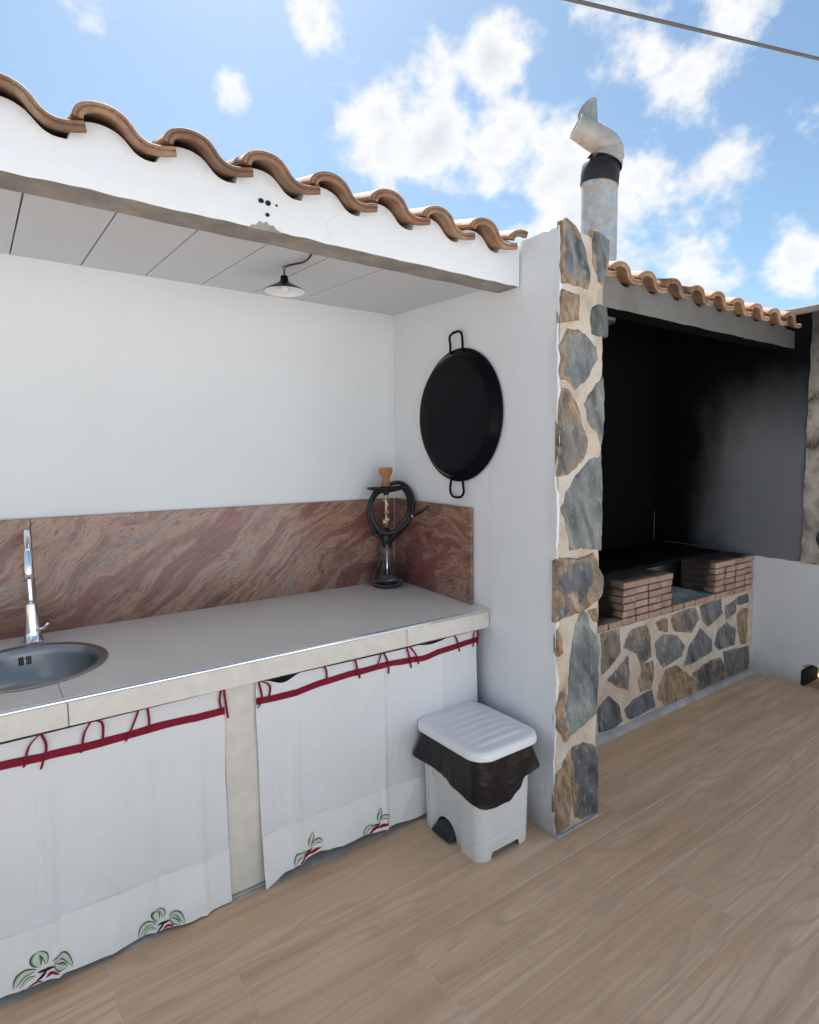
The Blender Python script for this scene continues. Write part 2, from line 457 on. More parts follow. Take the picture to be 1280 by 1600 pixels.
def m_simple(name, col, rough=0.5, metal=0.0, var=0.12, scale=12, bump=0.1, spec=0.5, bscale=60):
    g = G(name, rough, col, metal, spec)
    a = g.noise(scale, 5, .6)
    g.set(Base_Color=g.mix(g.mr(a, .3, .7), tuple(x*(1-var) for x in col), tuple(min(1, x*(1+var)) for x in col)),
          Roughness=g.mr(a, .3, .7, max(.02, rough-.06), min(1, rough+.06)))
    if bump: g.bump(g.noise(bscale, 3, .6), bump, .002)
    return g.m
TILE = m_simple('beige_counter_tile', (0.78, 0.74, 0.69), 0.36, var=0.04, scale=4, bump=0.05)
EDGETILE = m_simple('cream_travertine_tile', (0.71, 0.665, 0.60), 0.5, var=0.08, scale=16, bump=0.25, bscale=40)
CHROME = m_simple('chrome', (0.82, 0.83, 0.85), 0.07, 1.0, 0.03, 8, 0)
STEEL = m_simple('brushed_steel', (0.36, 0.36, 0.355), 0.36, 1.0, 0.04, 5, 0)
BLACKM = m_simple('black_enamel', (0.005, 0.0055, 0.008), 0.2, 0.0, 0.2, 5, 0.0, 0.07)
BLACKW = m_simple('black_wire', (0.012, 0.012, 0.012), 0.5, 0.0, 0.2, 20, 0.1)
BLACKH = m_simple('black_hose', (0.016, 0.016, 0.019), 0.45, 0.0, 0.2, 30, 0.2)
CLAY = m_simple('clay_bowl', (0.42, 0.17, 0.075), 0.6, 0.0, 0.2, 22, 0.2)
GOLD = m_simple('tarnished_gold', (0.62, 0.50, 0.33), 0.3, 0.8, 0.25, 40, 0.2)
WPLASTIC = m_simple('white_plastic', (0.86, 0.87, 0.88), 0.32, 0.0, 0.03, 5, 0.03)
GPLASTIC = m_simple('light_grey_plastic', (0.70, 0.71, 0.71), 0.4, 0.0, 0.04, 5, 0.05)
DPLASTIC = m_simple('dark_plastic', (0.018, 0.02, 0.024), 0.45, 0.0, 0.1, 10, 0.1)
YELLOW = m_simple('yellow_tie', (0.62, 0.60, 0.10), 0.5)
RED = m_simple('crimson_ribbon', (0.22, 0.010, 0.030), 0.75, 0.0, 0.2, 60, 0.3, 0.2, 300)
DARK = m_simple('dark_cavity', (0.012, 0.011, 0.010), 0.9, bump=0)
GALV0 = None
def m_galv():
    g = G('galvanised_pipe', 0.45, (0.5, 0.52, 0.53), 0.45, 0.5)
    v = g.n('ShaderNodeSeparateColor', Color=g.vor(26, None, 'F1', 'Color')).outputs[0]; a = g.noise(6, 6, .65, None, 1.2); b = g.noise(22, 5, .65)
    c = g.mix(v, (0.40, 0.43, 0.44), (0.53, 0.56, 0.57))
    c = g.mix(g.mr(a, .50, .58, 0, .85, True), c, (0.40, 0.35, 0.295))
    c = g.mix(g.mr(b, .62, .70, 0, .6), c, (0.20, 0.19, 0.18))
    g.set(Base_Color=c, Metallic=g.mr(a, .50, .58, .5, 0)); g.bump(a, .5, .006); g.bump(b, .3, .003)
    return g.m
GALV = m_galv()
COWL = m_simple('weathered_cowl', (0.38, 0.365, 0.34), 0.6, 0.15, 0.18, 14, 0.25)
COWLG = m_simple('grey_zinc_cowl', (0.30, 0.31, 0.31), 0.5, 0.35, 0.25, 14, 0.3)
COLLAR = m_simple('sooty_collar', (0.018, 0.014, 0.013), 0.4, 0.2, 0.3, 14, 0.2)
WIREM = m_simple('overhead_cable_sheath', (0.09, 0.09, 0.09), 0.6)
ASH = m_concrete('ash', (0.25, 0.25, 0.26))
EARTH = m_concrete('dry_earth', (0.30, 0.24, 0.17))

def m_cloth():
    g = G('white_cotton', 0.85, (0.78, 0.78, 0.77), spec=0.15)
    a = g.noise(3, 3, .6)
    g.set(Base_Color=g.mix(g.mr(a, .4, .75, 0, .5), (0.77, 0.775, 0.78), (0.70, 0.70, 0.70)))
    b = g.noise(2.6, 2, .5, g.mapv(None, (1, 1, .6)), .8); wv = g.noise(4, 2, .5, g.mapv(None, (1.3, 1, .8), (0, .7, 0)), 1.6)
    h1 = g.mr(g.math('ABSOLUTE', g.math('SUBTRACT', b, .5)), 0, .20, 1, 0, True)
    h2 = g.mr(g.math('ABSOLUTE', g.math('SUBTRACT', wv, .5)), 0, .045, 1, 0, True)
    g.bump(g.math('ADD', h1, g.math('MULTIPLY', h2, .20)), .5, .009)
    return g.m
CLOTH = m_cloth()
HEMCLOTH = m_simple('double_cotton_hem', (0.84, 0.835, 0.82), 0.85, 0, .03, 4, .12, .15, 14)
LEAFD = m_simple('print_dark_green', (0.035, 0.10, 0.05), 0.85, 0, .2, 60, 0, .1)
LEAFL = m_simple('print_light_green', (0.20, 0.33, 0.19), 0.85, 0, .15, 60, 0, .1)
LEAFW = m_simple('print_pale', (0.62, 0.66, 0.56), 0.85, 0, .1, 60, 0, .1)
PRINTP = m_simple('print_purple', (0.06, 0.02, 0.035), 0.85, 0, .2, 60, 0, .1)
PRINTR = m_simple('print_red', (0.36, 0.02, 0.04), 0.85, 0, .2, 60, 0, .1)

def m_bag():
    g = G('black_bin_bag', 0.27, (0.008, 0.0075, 0.0075), spec=0.4)
    g.bump(g.noise(13, 5, .6, None, 1.0), .5, .01); g.bump(g.noise(45, 3, .6), .25, .002)
    return g.m
BAG = m_bag()
def m_glass():
    g = G('clear_glass', 0.03, (0.95, 0.97, 0.98), spec=0.5)
    g.b.inputs['Transmission Weight'].default_value = 1.0; g.b.inputs['IOR'].default_value = 1.32
    return g.m
GLASS = m_glass()
def m_leaf():
    g = G('shrub_leaf', 0.5, (0.08, 0.16, 0.04), spec=0.4)
    g.set(Base_Color=g.mix(g.noise(9, 3), (0.05, 0.12, 0.02), (0.14, 0.24, 0.06)))
    g.b.inputs['Transmission Weight'].default_value = 0.0
    return g.m
LEAF = m_leaf()

# ================================================================== SETTING
# ground sheet to the horizon
o = box('ground', -600, 600, -600, 600, -0.45, -0.30, EARTH, b=0); tag(o, 'dry bare earth around the terrace', None, kind='structure')
FLX0, FLX1, FLY0, FLY1 = -4.0, 5.30, -0.6, 3.10
floor = box('terrace_floor', FLX0, FLX1, FLY0, FLY1, -0.30, -0.0018, GROUT, b=0)
tag(floor, 'terrace floor of wood-look plank tiles', None, kind='structure')
PW, PL = 0.30, 1.80
pv, pf = box_vf(-PL/2+.0015, PL/2-.0015, -PW/2+.0016, PW/2-.0016, -0.012, 0.0, 0.0012)
joints = {0: 2.17, 1: 1.12, 2: 0.605, 3: 0.26, -1: 0.9, -2: 1.7, -3: 0.35, 4: 1.3}
first_plank = None
for r in range(-5, 4):
    y0 = 0.975 + r*PW
    j0 = joints.get(r, random.uniform(0, PL))
    k0 = -4
    for k in range(k0, 4):
        xa = j0 + k*PL; xb = xa + PL
        if xb > 4.85 and xa > 4.85 or xb < -4.2: continue
        xc = (xa+xb)/2
        if xb > 5.28:                       # last plank of a row is cut at the wall
            v2, f2 = box_vf(xa+.0012, 5.27, y0+.0012, y0+PW-.0012, -0.012, 0.0, .0012)
            p = mk('plank', v2, f2, PLANK, floor)
            continue
        if first_plank is None:
            me = bpy.data.meshes.new('plank'); me.from_pydata(pv, [], pf); me.materials.append(PLANK)
            first_plank = me
        p = bpy.data.objects.new('plank', first_plank); COL.objects.link(p); p.parent = floor
        p.location = (xc, y0+PW/2, random.uniform(-.0004, .0004))

# unseen pale paving and white building, added behind the camera to bounce sunlight
o = box('bounce_paving', -9, 9, -11.4, -0.53, -0.29, 0.004, m_concrete('pale_paving', (0.50, 0.505, 0.51), .3), b=0); tag(o, 'unseen pale paving added to bounce sunlight towards the kitchen', None, kind='structure')
o = box('side_bounce_paving', -9, -4.01, -0.525, 3.4, -0.29, 0.004, bpy.data.materials['pale_paving'], b=0); tag(o, 'unseen pale paving added at the left end to bounce neutral light', None, kind='structure')  # out of view, added for neutral bounced light from the left
hs = thing('fill_house', (0, -10.7, 0), 'unseen white building added to bounce sunlight into the kitchen', 'fill_house')
box('wall', -8.0, 8.0, -11.1, -10.8, -.2, 3.2, PLASTER, hs, .01)
box('door', -.45, .45, -10.799, -10.77, .02, 2.1, m_simple('door_paint', (.30, .33, .30), .5), hs, .004)
for xw in (-4.5, -2.4, 2.4, 4.5): box('window', xw-.5, xw+.5, -10.799, -10.775, .95, 2.1, m_simple('window_glass', (.05, .06, .07), .1), hs, .004)
box('roof_edge', -8.2, 8.2, -11.3, -10.5, 3.2, 3.35, PLASTER, hs, .01)

# ------------------------------------------------------------------ kitchen walls
YB = 3.01
o = box('kitchen_back_wall', -2.3, 2.3125, YB, YB+.22, 0, 2.80, PLASTER, b=0.004)
tag(o, 'plain white plastered wall behind the kitchen counter', 'wall')
o = box('corner_post', -2.29, -2.05, 1.80, 2.04, 0, 2.44, PLASTER, b=0.01)
tag(o, 'white square post under the far left end of the kitchen roof', 'post')

# dividing wall with the stone faced end
def wx(y): return 2.01 + (y-1.69)*0.047
SLOPE_ = 0.27
dw = thing('dividing_wall', (2.16, 1.69, 0), 'white wall with stone faced end between kitchen and barbecue', 'wall')
rings = []
NZL = 150
for i in range(NZL+1):
    z = 2.655*i/NZL
    ring = []
    nl = 26
    for j in range(nl):
        t = j/(nl-1); y = 1.700 + (YB-.001-1.700)*(t**1.6)
        edge = max(0, 1-(y-1.70)/0.07)
        lump = 0.010*edge*(nz(z*5.5, 3.3) + .6*nz(z*16, 1.1)) - 0.007*edge*edge
        lump -= 0.012*edge*max(0, nz(z*2.4+7.7, .4)-.15)*2
        x = wx(y) + 0.0035*nz(y*2.1, z*1.7, 4) + 0.0012*nz(y*9, z*9, 8) + lump
        yy = y + (0.012*nz(z*6.5, 9.1)+0.008*nz(z*21, 2.2)-.004 if j == 0 else 0)
        zz = z
        if i == NZL: zz += 0.012*nz(y*9, 2.7) + 0.008*nz(y*25, 1.2) + SLOPE_*max(0, y-2.05)
        ring.append((x, yy, zz))
    rz = SLOPE_ if i == NZL else 0
    ring += [(2.290, YB-.001, z+rz*.96), (2.290, 2.4, z+rz*.35), (2.290, 1.76, z)]
    rings.append(ring)
v, f = loft_vf(rings)
o = fixn(mk('plaster_body', v, f, PLASTER2, dw)); edge_smooth(o, 35)
# mortar face
rings = []
for i in range(NZL+1):
    z = 0.004 + 2.645*i/NZL
    xl = 2.013 + .006*nz(z*7, 5.1) + .004*nz(z*23, 1.4)
    xr = 2.298 + .008*nz(z*4, 8.1) + .006*nz(z*15, 3.4)
    ring = [(xl+.01, 1.76, z), (xl, 1.71, z)]
    for j in range(24):
        t = j/23; x = xl + (xr-xl)*t
        rr = .012*max(0, abs(t-.5)-.42)/.08
        y = 1.688 + rr + .0035*nz(x*9, z*6, 2) + .003*nz(x*30, z*24, 5) + .0015*nz(x*70, z*60, 1)
        zz = z + (0.018*nz(x*14, 6.6) - .012*t if i == NZL else 0)
        ring.append((x, y, zz))
    ring += [(xr+.004, 1.72, z), (xr+.006, 1.80, z)]
    rings.append(ring)
v, f = loft_vf(rings)
o = fixn(mk('mortar_face', v, f, MORTAR, dw)); edge_smooth(o, 50)
V = [(2.2905, 1.79, 0), (2.2905, YB-.002, 0), (2.2905, YB-.002, 2.82), (2.2905, 2.05, 2.60), (2.2905, 1.79, 2.60)]
V += [(2.3145, y, z) for x, y, z in V]
fixn(mk('sooty_side', V, [[0, 1, 2, 3, 4], [9, 8, 7, 6, 5]] + [[i, (i+1) % 5, 5+(i+1) % 5, 5+i] for i in range(5)], SOOTDEEP, dw))
box('footing', 2.000, 2.318, 1.672, 1.72, 0.0005, 0.012, FOOTING, dw, .004)

def stone_vf(poly, y0, h, seed, dens=0.022, rough=0.006):
    """rough-hewn stone with outline poly (x,z) in the plane y0, standing h proud towards -Y"""
    pts = []
    n = len(poly)
    for i in range(n):
        a = Vector(poly[i]); b = Vector(poly[(i+1) % n]); L = (b-a).length
        k = max(1, int(L/dens))
        for q in range(k):
            p = a.lerp(b, q/k)
            w = (0 if abs(a.x-b.x) < 1e-6 or abs(a.y-b.y) < 1e-6 else 1)*rough*(nz(p.x*38+seed, p.y*38) + .6*nz(p.x*90, p.y*90+seed))
            d = (b-a).normalized(); nn = Vector((d.y, -d.x))
            pts.append(p + nn*w)
    c = Vector((sum(p.x for p in pts)/len(pts), sum(p.y for p in pts)/len(pts)))
    rings = []
    for s, hh in ((1.02, -0.02), (1.02, -.002), (0.985, h*.45), (0.93, h*.9), (0.85, h), (0.68, h), (0.45, h), (0.2, h)):
        ring = []
        for p in pts:
            q = c.lerp(p, s)
            dy = hh
            if hh > 0: dy += 0.003*nz(q.x*13+seed, q.y*9) + 0.0025*nz(q.x*34, q.y*22+seed) + .002*nz((q.x+q.y)*55+seed, seed)
            ring.append((q.x, y0-dy, q.y))
        rings.append(ring)
    return loft_vf(rings)
def rimattr(o, nring=8, cnt=None):
    me = o.data; n = len(me.vertices)//nring
    at = me.attributes.new('rim', 'FLOAT', 'POINT')
    vals = (1.0, 1.0, 1.0, .75, .35, 0.0, 0.0, 0.0)
    for i in range(len(me.vertices)): at.data[i].value = vals[min(i//n, 7)]
    return o
PILLAR=[
 [(1.997,2.659),(2.037,2.675),(2.093,2.659),(2.113,2.633),(2.147,2.590),(2.164,2.537),(2.182,2.519),(2.187,2.458),(2.175,2.425),(2.122,2.427),(2.053,2.432),(2.018,2.431),(2.013,2.485),(2.012,2.559),(1.999,2.630)],
 [(2.207,2.668),(2.237,2.666),(2.325,2.647),(2.327,2.566),(2.298,2.497),(2.277,2.457),(2.251,2.468),(2.228,2.512),(2.206,2.544),(2.204,2.621)],
 [(1.980,2.380),(2.015,2.393),(2.114,2.385),(2.116,2.283),(1.978,2.267),(1.976,2.325)],
 [(2.211,2.347),(2.262,2.364),(2.302,2.359),(2.319,2.297),(2.314,2.239),(2.257,2.236),(2.213,2.239),(2.199,2.293),(2.203,2.330)],
 [(2.045,2.233),(2.121,2.237),(2.180,2.212),(2.232,2.175),(2.246,2.133),(2.208,2.087),(2.192,2.054),(2.134,2.018),(2.101,1.993),(2.072,2.020),(2.028,2.037),(2.012,2.057),(2.023,2.109),(2.018,2.164),(2.037,2.202)],
 [(2.027,1.979),(2.073,1.973),(2.126,1.908),(2.155,1.832),(2.191,1.764),(2.184,1.720),(2.118,1.661),(2.053,1.633),(2.009,1.637),(2.000,1.754),(1.998,1.903)],
 [(2.192,1.962),(2.246,2.017),(2.288,2.046),(2.300,1.915),(2.294,1.809),(2.281,1.756),(2.251,1.808),(2.195,1.859),(2.171,1.927)],
 [(2.212,1.685),(2.282,1.702),(2.292,1.559),(2.293,1.296),(2.085,1.311),(2.057,1.396),(2.037,1.484),(2.054,1.551),(2.119,1.618)],
 [(1.977,1.185),(1.999,1.240),(2.030,1.260),(2.102,1.249),(2.168,1.250),(2.227,1.263),(2.263,1.210),(2.308,1.149),(2.332,1.089),(2.275,1.052),(2.207,1.029),(2.165,1.016),(2.050,1.010),(1.987,1.000),(1.972,1.013),(1.987,1.053),(1.970,1.113)],
 [(2.203,1.007),(2.276,1.010),(2.282,0.978),(2.278,0.942),(2.251,0.955)],
 [(2.173,1.007),(2.208,0.979),(2.218,0.921),(2.271,0.867),(2.290,0.817),(2.285,0.658),(2.280,0.520),(2.201,0.490),(2.075,0.463),(2.058,0.501),(2.073,0.597),(2.088,0.704),(2.094,0.813),(2.117,0.918),(2.132,0.970)],
 [(2.004,0.949),(2.036,0.900),(2.037,0.846),(2.013,0.835),(2.001,0.853)],
 [(1.977,0.591),(2.026,0.656),(2.054,0.680),(2.059,0.608),(2.051,0.509),(2.093,0.445),(2.053,0.437),(1.995,0.517)],
 [(1.992,0.275),(2.077,0.375),(2.103,0.375),(2.100,0.239),(2.112,0.113),(2.092,0.030),(2.019,0.023),(1.994,0.132)],
 [(2.112,0.380),(2.184,0.386),(2.259,0.352),(2.298,0.298),(2.299,0.019),(2.186,0.003),(2.130,0.065),(2.115,0.193)],
]
BASE=[
 [(2.950,0.643),(3.121,0.641),(3.132,0.500),(3.068,0.456),(2.967,0.413)],
 [(3.183,0.534),(3.241,0.612),(3.403,0.620),(3.444,0.544),(3.457,0.419),(3.361,0.378),(3.308,0.465),(3.208,0.515)],
 [(3.025,0.356),(3.117,0.401),(3.210,0.455),(3.233,0.346),(3.217,0.260),(3.120,0.298)],
 [(3.340,0.261),(3.387,0.365),(3.491,0.366),(3.500,0.270),(3.471,0.199),(3.368,0.209)],
 [(3.520,0.623),(3.585,0.642),(3.655,0.623),(3.650,0.545),(3.562,0.569)],
 [(3.723,0.635),(3.837,0.648),(3.986,0.641),(4.036,0.567),(3.949,0.491),(3.757,0.534),(3.720,0.588)],
 [(3.534,0.481),(3.618,0.520),(3.759,0.485),(3.856,0.402),(3.824,0.344),(3.627,0.313),(3.557,0.383)],
 [(3.886,0.265),(3.940,0.369),(4.072,0.477),(4.221,0.365),(4.226,0.295),(4.037,0.266)],
 [(4.062,0.646),(4.334,0.655),(4.358,0.547),(4.181,0.492),(4.115,0.537),(4.063,0.620)],
 [(4.289,0.335),(4.332,0.430),(4.449,0.453),(4.577,0.387),(4.567,0.281),(4.359,0.286)],
 [(4.423,0.589),(4.578,0.619),(4.567,0.522),(4.446,0.498)],
 [(4.605,0.632),(4.758,0.637),(4.763,0.573),(4.609,0.578)],
 [(4.605,0.489),(4.692,0.529),(4.760,0.509),(4.750,0.264),(4.676,0.269),(4.631,0.377)],
 [(4.430,0.237),(4.791,0.209),(4.825,0.025),(4.480,0.012)],
 [(4.012,0.179),(4.231,0.217),(4.364,0.206),(4.430,0.130),(4.438,0.012),(4.050,0.043)],
 [(3.592,0.186),(3.657,0.266),(3.769,0.274),(3.968,0.147),(3.973,0.045),(3.668,0.031),(3.582,0.109)],
 [(3.209,0.127),(3.294,0.166),(3.472,0.175),(3.517,0.062),(3.273,0.049),(3.223,0.078)],
 [(2.943,0.081),(2.944,0.196),(3.029,0.244),(3.124,0.164),(3.163,0.064),(3.081,0.042),(2.954,0.056)],
]

GB = (0.185, 0.195, 0.19); DG = (0.12, 0.125, 0.125); BG = (0.20, 0.175, 0.145); BR = (0.24, 0.15, 0.09)
PCOL = [(GB, .62), ((.17, .18, .18), .42), (BR, .95), (DG, .2), (GB, .35), ((.22, .195, .165), .5), (GB, .3), (GB, .15), ((.12, .125, .135), .6), (BR, .7), ((.165, .185, .185), .25), (BR, .7), (BG, .75), (BG, .85), (DG, .35)]
PH = [.011, .012, .010, .013, .010, .009, .010, .010, .017, .009, .010, .009, .009, .009, .010]
def grow(poly, s):
    cx_ = sum(p[0] for p in poly)/len(poly); cz2 = sum(p[1] for p in poly)/len(poly)
    return [(cx_+(x-cx_)*s, cz2+(z-cz2)*s) for x, z in poly]
for i, poly in enumerate(PILLAR):
    poly = [(max(min(x, 2.318), 1.996 if i == 8 else 2.006), max(z, .014)) for x, z in grow(poly, 1.08)]
    v, f = stone_vf(poly, 1.692, PH[i], i*3.7)
    o = rimattr(fixn(mk('stone', v, f, STONE, dw))); edge_smooth(o, 28)
    o.color = (*PCOL[i][0], PCOL[i][1])

# ------------------------------------------------------------------ roofs
PROF0 = [(-.085, .020), (-.082, .034), (-.071, .049), (-.050, .060), (-.022, .065), (.008, .063), (.036, .053), (.056, .037), (.072, .019), (.090, .007), (.112, .001), (.138, .002), (.158, .006), (.176, .010)]
PROF = [(p.x, p.y) for p in catmull([(x, z, 0) for x, z in PROF0], 3)]
def tile_mesh(name, prof, L=0.45):
    n = len(prof)
    def offs(d):
        out = []
        for i in range(n):
            a = Vector(prof[max(i-1, 0)]); b = Vector(prof[min(i+1, n-1)]); t = (b-a).normalized()
            out.append(Vector(prof[i]) + Vector((t.y, -t.x))*d)
        return out
    rings = []
    for y, do, di in ((0.0, .0, .022), (.003, -.002, .025), (.020, -.002, .025), (.023, 0, .018), (L*.5, 0, .016), (L, 0, .014)):
        O, I = offs(do), offs(di)
        sc = 1 - .04*y/L
        ring = [(p.x*sc, y, p.y) for p in O] + [(p.x*sc, y, p.y) for p in I[::-1]]
        rings.append(ring)
    # groove in the front edge
    O, I = offs(.007), offs(.013)
    rings.insert(0, [(p.x, .0, p.y) for p in O] + [(p.x, .0, p.y) for p in I[::-1]])
    rings.insert(0, [(p.x, .005, p.y) for p in offs(.009)] + [(p.x, .005, p.y) for p in offs(.011)[::-1]])
    v, f = loft_vf(rings)
    me = bpy.data.meshes.new(name); me.from_pydata(v, [], f); me.materials.append(TERRA)
    bm = bmesh.new(); bm.from_mesh(me); bmesh.ops.recalc_face_normals(bm, faces=bm.faces)
    for fa in bm.faces: fa.smooth = True
    for e in bm.edges:
        if len(e.link_faces) == 2 and e.calc_face_angle(0) > R(38): e.smooth = False
    bm.to_mesh(me); bm.free()
    return me
TILEME = tile_mesh('roof_tile', PROF)
TILECUT = tile_mesh('cut_roof_tile', PROF[:16])
SLOPE = 0.27; SANG = math.atan(SLOPE)
EY, EZ = 1.865, 2.600
def under(dx):
    """underside height of the tile course at dx from a crest"""
    d = dx
    tab = [(x, z) for x, z in PROF]
    if d < -.085: return 0.0
    return interp(d, tab) - .024
def tile_rows(root, crests, rows=4, cut=None):
    for r in range(rows):
        for c in crests:
            me = TILEME
            o = bpy.data.objects.new('roof_tile', me); COL.objects.link(o); o.parent = root
            d = r*0.37
            jx, jz = random.uniform(-.004, .004), random.uniform(-.003, .003)
            w = Vector((c+jx, EY + random.uniform(-.012, .012) + d*math.cos(SANG), EZ + jz + d*math.sin(SANG) + r*.006))
            o.location = w - ORG[root.name]
            o.rotation_euler = (SANG-.012 + random.uniform(-.008, .008), random.uniform(-.02, .02), random.uniform(-.012, .012))
        if cut:
            o = bpy.data.objects.new('roof_tile', TILECUT); COL.objects.link(o); o.parent = root
            d = r*.37
            o.location = Vector((cut, EY + d*math.cos(SANG), EZ + .004 + d*math.sin(SANG) + r*.006)) - ORG[root.name]
            o.rotation_euler = (SANG, 0, 0)
def beam(name, root, x0, x1, crests, pitch, mats, zb=2.462, y0=1.930, y1=2.060):
    V, F, FM = [], [], []
    n = int((x1-x0)/.012)
    for i in range(n+1):
        x = x0 + (x1-x0)*i/n
        c = min(crests, key=lambda q: abs(x-q-.03))
        dx = x-c
        zt = EZ + under(dx) + SLOPE*(y0-EY) - .004
        if dx > .15: zt = EZ - .026 + SLOPE*(y0-EY)
        zb_f = zb + .004*nz(x*5, 2.1) + .003*nz(x*19, 4.4)
        yb = y0 + .003*nz(x*1.7, 3)
        V += [(x, yb+.003, zb_f-.001), (x, yb, zb_f+.006), (x, yb+.002*nz(x*3, 8), zb_f+.055), (x, yb, zt-.01), (x, y0+.02, zt), (x, y1, zt), (x, y1, zb+.003*nz(x*6, 9))]
    for i in range(n):
        for j in range(7):
            k = (j+1) % 7
            F.append([i*7+j, i*7+k, (i+1)*7+k, (i+1)*7+j]); FM.append(1 if j == 6 else 0)
    F.append(list(range(7))); FM.append(0); F.append([n*7+j for j in range(7)][::-1]); FM.append(0)
    o = mk(name, V, F, None, root, mats=mats, fmat=FM)
    bm = bmesh.new(); bm.from_mesh(o.data); bmesh.ops.recalc_face_normals(bm, faces=bm.faces); bm.to_mesh(o.data); bm.free()
    return o
kr = thing('kitchen_roof', (0.8, 2.4, 2.46), 'white fascia beam and clay tile roof over the kitchen counter', 'roof')
KC = [1.745 - k*.2325 for k in range(17)]
kbeam = o = beam('fascia_beam', kr, -2.29, 2.012, KC + [1.978], .2325, [PLASTER2, CONCRETE]); edge_smooth(o, 30)
tile_rows(kr, KC, 4, 1.972)
# ceiling boards with open joints between them
def cz(y): return 2.505 + (y-2.06)*0.054
seams = [-2.0, -1.4, -1.12, -.86, -.60, -.345, -.09, .165, .423, .683, .940, 1.20, 1.46]
ye = YB-.001
for i in range(len(seams)):
    gp = (.0035 if i % 2 else .0022)
    xa = seams[i] + gp; xb = (seams[i+1]-gp) if i+1 < len(seams) else 2.045
    V = [(xa, 2.062, cz(2.062)), (xb, 2.062, cz(2.062)), (xb, ye, cz(ye)), (xa, ye, cz(ye))]
    if i+1 == len(seams): V[1] = (2.026, 2.062, cz(2.062)); V[2] = (2.068, ye, cz(ye))
    V += [(x, y, z+.03) for x, y, z in V]
    fixn(mk('ceiling_board', V, [[0, 1, 2, 3], [7, 6, 5, 4], [0, 4, 5, 1], [1, 5, 6, 2], [2, 6, 7, 3], [3, 7, 4, 0]], CEIL, kr))
V = [(-2.29, 1.95, 2.555), (2.0, 1.95, 2.555), (2.0, 3.25, 2.555+SLOPE*1.3), (-2.29, 3.25, 2.555+SLOPE*1.3)]
def slab_vf(V, t): 
    V = V + [(x, y, z-t) for x, y, z in V]
    return V, [[0, 1, 2, 3], [7, 6, 5, 4], [0, 4, 5, 1], [1, 5, 6, 2], [2, 6, 7, 3], [3, 7, 4, 0]]
V = [(-2.28, 2.10, 2.615), (2.0, 2.10, 2.615), (2.0, 3.25, 2.615+SLOPE*1.15), (-2.28, 3.25, 2.615+SLOPE*1.15)]
v, f = slab_vf(V, .02); fixn(mk('light_block_deck', v, f, CONCRETE, kr))  # hidden slab under the tiles, added to block light
# dark discs painting the shade of holes, and a chipped corner in the fascia
for (x, z, s) in ((0.808, 2.548, 1.0), (0.832, 2.546, 1.1), (0.862, 2.545, .45), (0.829, 2.508, .8)):
    pts = [(x + .0085*s*math.cos(a)*(1+.3*nz(a*2, x*30)), z + .0075*s*math.sin(a)) for a in [k*math.pi/6 for k in range(12)]]
    rings = [[(px_, y_, pz_) for px_, pz_ in pts] for y_ in (1.934, 1.9255)]
    v, f = loft_vf(rings); fixn(mk('screw_hole_shade', v, f, DARK, kbeam))
chip = [(.760, 2.455), (.776, 2.468), (.790, 2.467), (.799, 2.481), (.814, 2.477), (.826, 2.487), (.834, 2.475), (.850, 2.478), (.858, 2.467), (.888, 2.455)]
v, f = stone_vf(chip, 1.931, .006, 4.4, .008, .003); o = fixn(mk('chipped_patch', v, f, CONCRETE, kbeam)); edge_smooth(o, 30)

br = thing('barbecue_roof', (3.6, 2.4, 2.46), 'smoke darkened beam and clay tile roof over the barbecue', 'roof')
BC = [2.678 + k*.2395 for k in range(-1, 9)]
o = beam('fascia_beam', br, 2.316, 4.83, BC, .2395, [SBEAM, SOOTDEEP]); edge_smooth(o, 30)
tile_rows(br, BC[:-1] + [BC[-1]-.035], 4)
V = [(2.316, 2.062, 2.56), (4.849, 2.062, 2.56), (4.849, 3.25, 2.56+SLOPE*1.19), (2.316, 3.25, 2.56+SLOPE*1.19)]
v, f = slab_vf(V, .03); fixn(mk('sooty_soffit', v, f, SOOTDEEP, br))

# ------------------------------------------------------------------ barbecue
o = box('barbecue_back_wall', 2.313, 4.849, YB, YB+.22, 0, 2.84, SOOTDEEP, b=.003)
tag(o, 'soot blackened rear wall of the barbecue recess', 'wall')
bb = thing('barbecue', (3.6, 2.155, 0), 'rubble stone barbecue hearth with two stacks of red bricks', 'barbecue')
rings = []
NX = 160
for i in range(NX+1):
    x = 2.316 + (4.846-2.316)*i/NX
    ring = [(x, 2.9, .02), (x, 2.165, .02)]
    for j in range(36):
        z = .02 + .645*j/35
        ring.append((x, 2.154 + .0035*nz(x*8, z*8, 3) + .003*nz(x*26, z*26, 5), z))
    ring += [(x, 2.9, .665)]
    rings.append(ring)
v, f = loft_vf(rings); o = fixn(mk('mortar_face', v, f, MORTAR, bb)); edge_smooth(o, 50)
BCOL = [((.19, .175, .155), .55), (DG, .55), ((.16, .155, .15), .45), ((.13, .115, .105), .6), (BR, .6), ((.17, .15, .135), .55), ((.18, .18, .175), .3), ((.11, .115, .125), .35), ((.17, .18, .18), .3), ((.14, .15, .155), .3), ((.16, .155, .15), .4), (DG, .2), (BR, .85), ((.115, .11, .11), .4), ((.13, .12, .115), .5), ((.30, .19, .10), 1.0), ((.115, .125, .135), .25), ((.10, .11, .12), .2)]
for i, poly in enumerate(BASE):
    poly = [(min(max(x, 2.33), 4.835), min(max(z, .03), .662)) for x, z in grow(poly, 1.15)]
    v, f = stone_vf(poly, 2.157, .009, 50+i*2.3, .03, .005)
    o = rimattr(fixn(mk('stone', v, f, STONE, bb))); edge_smooth(o, 28)
    o.color = (*BCOL[i][0], BCOL[i][1])
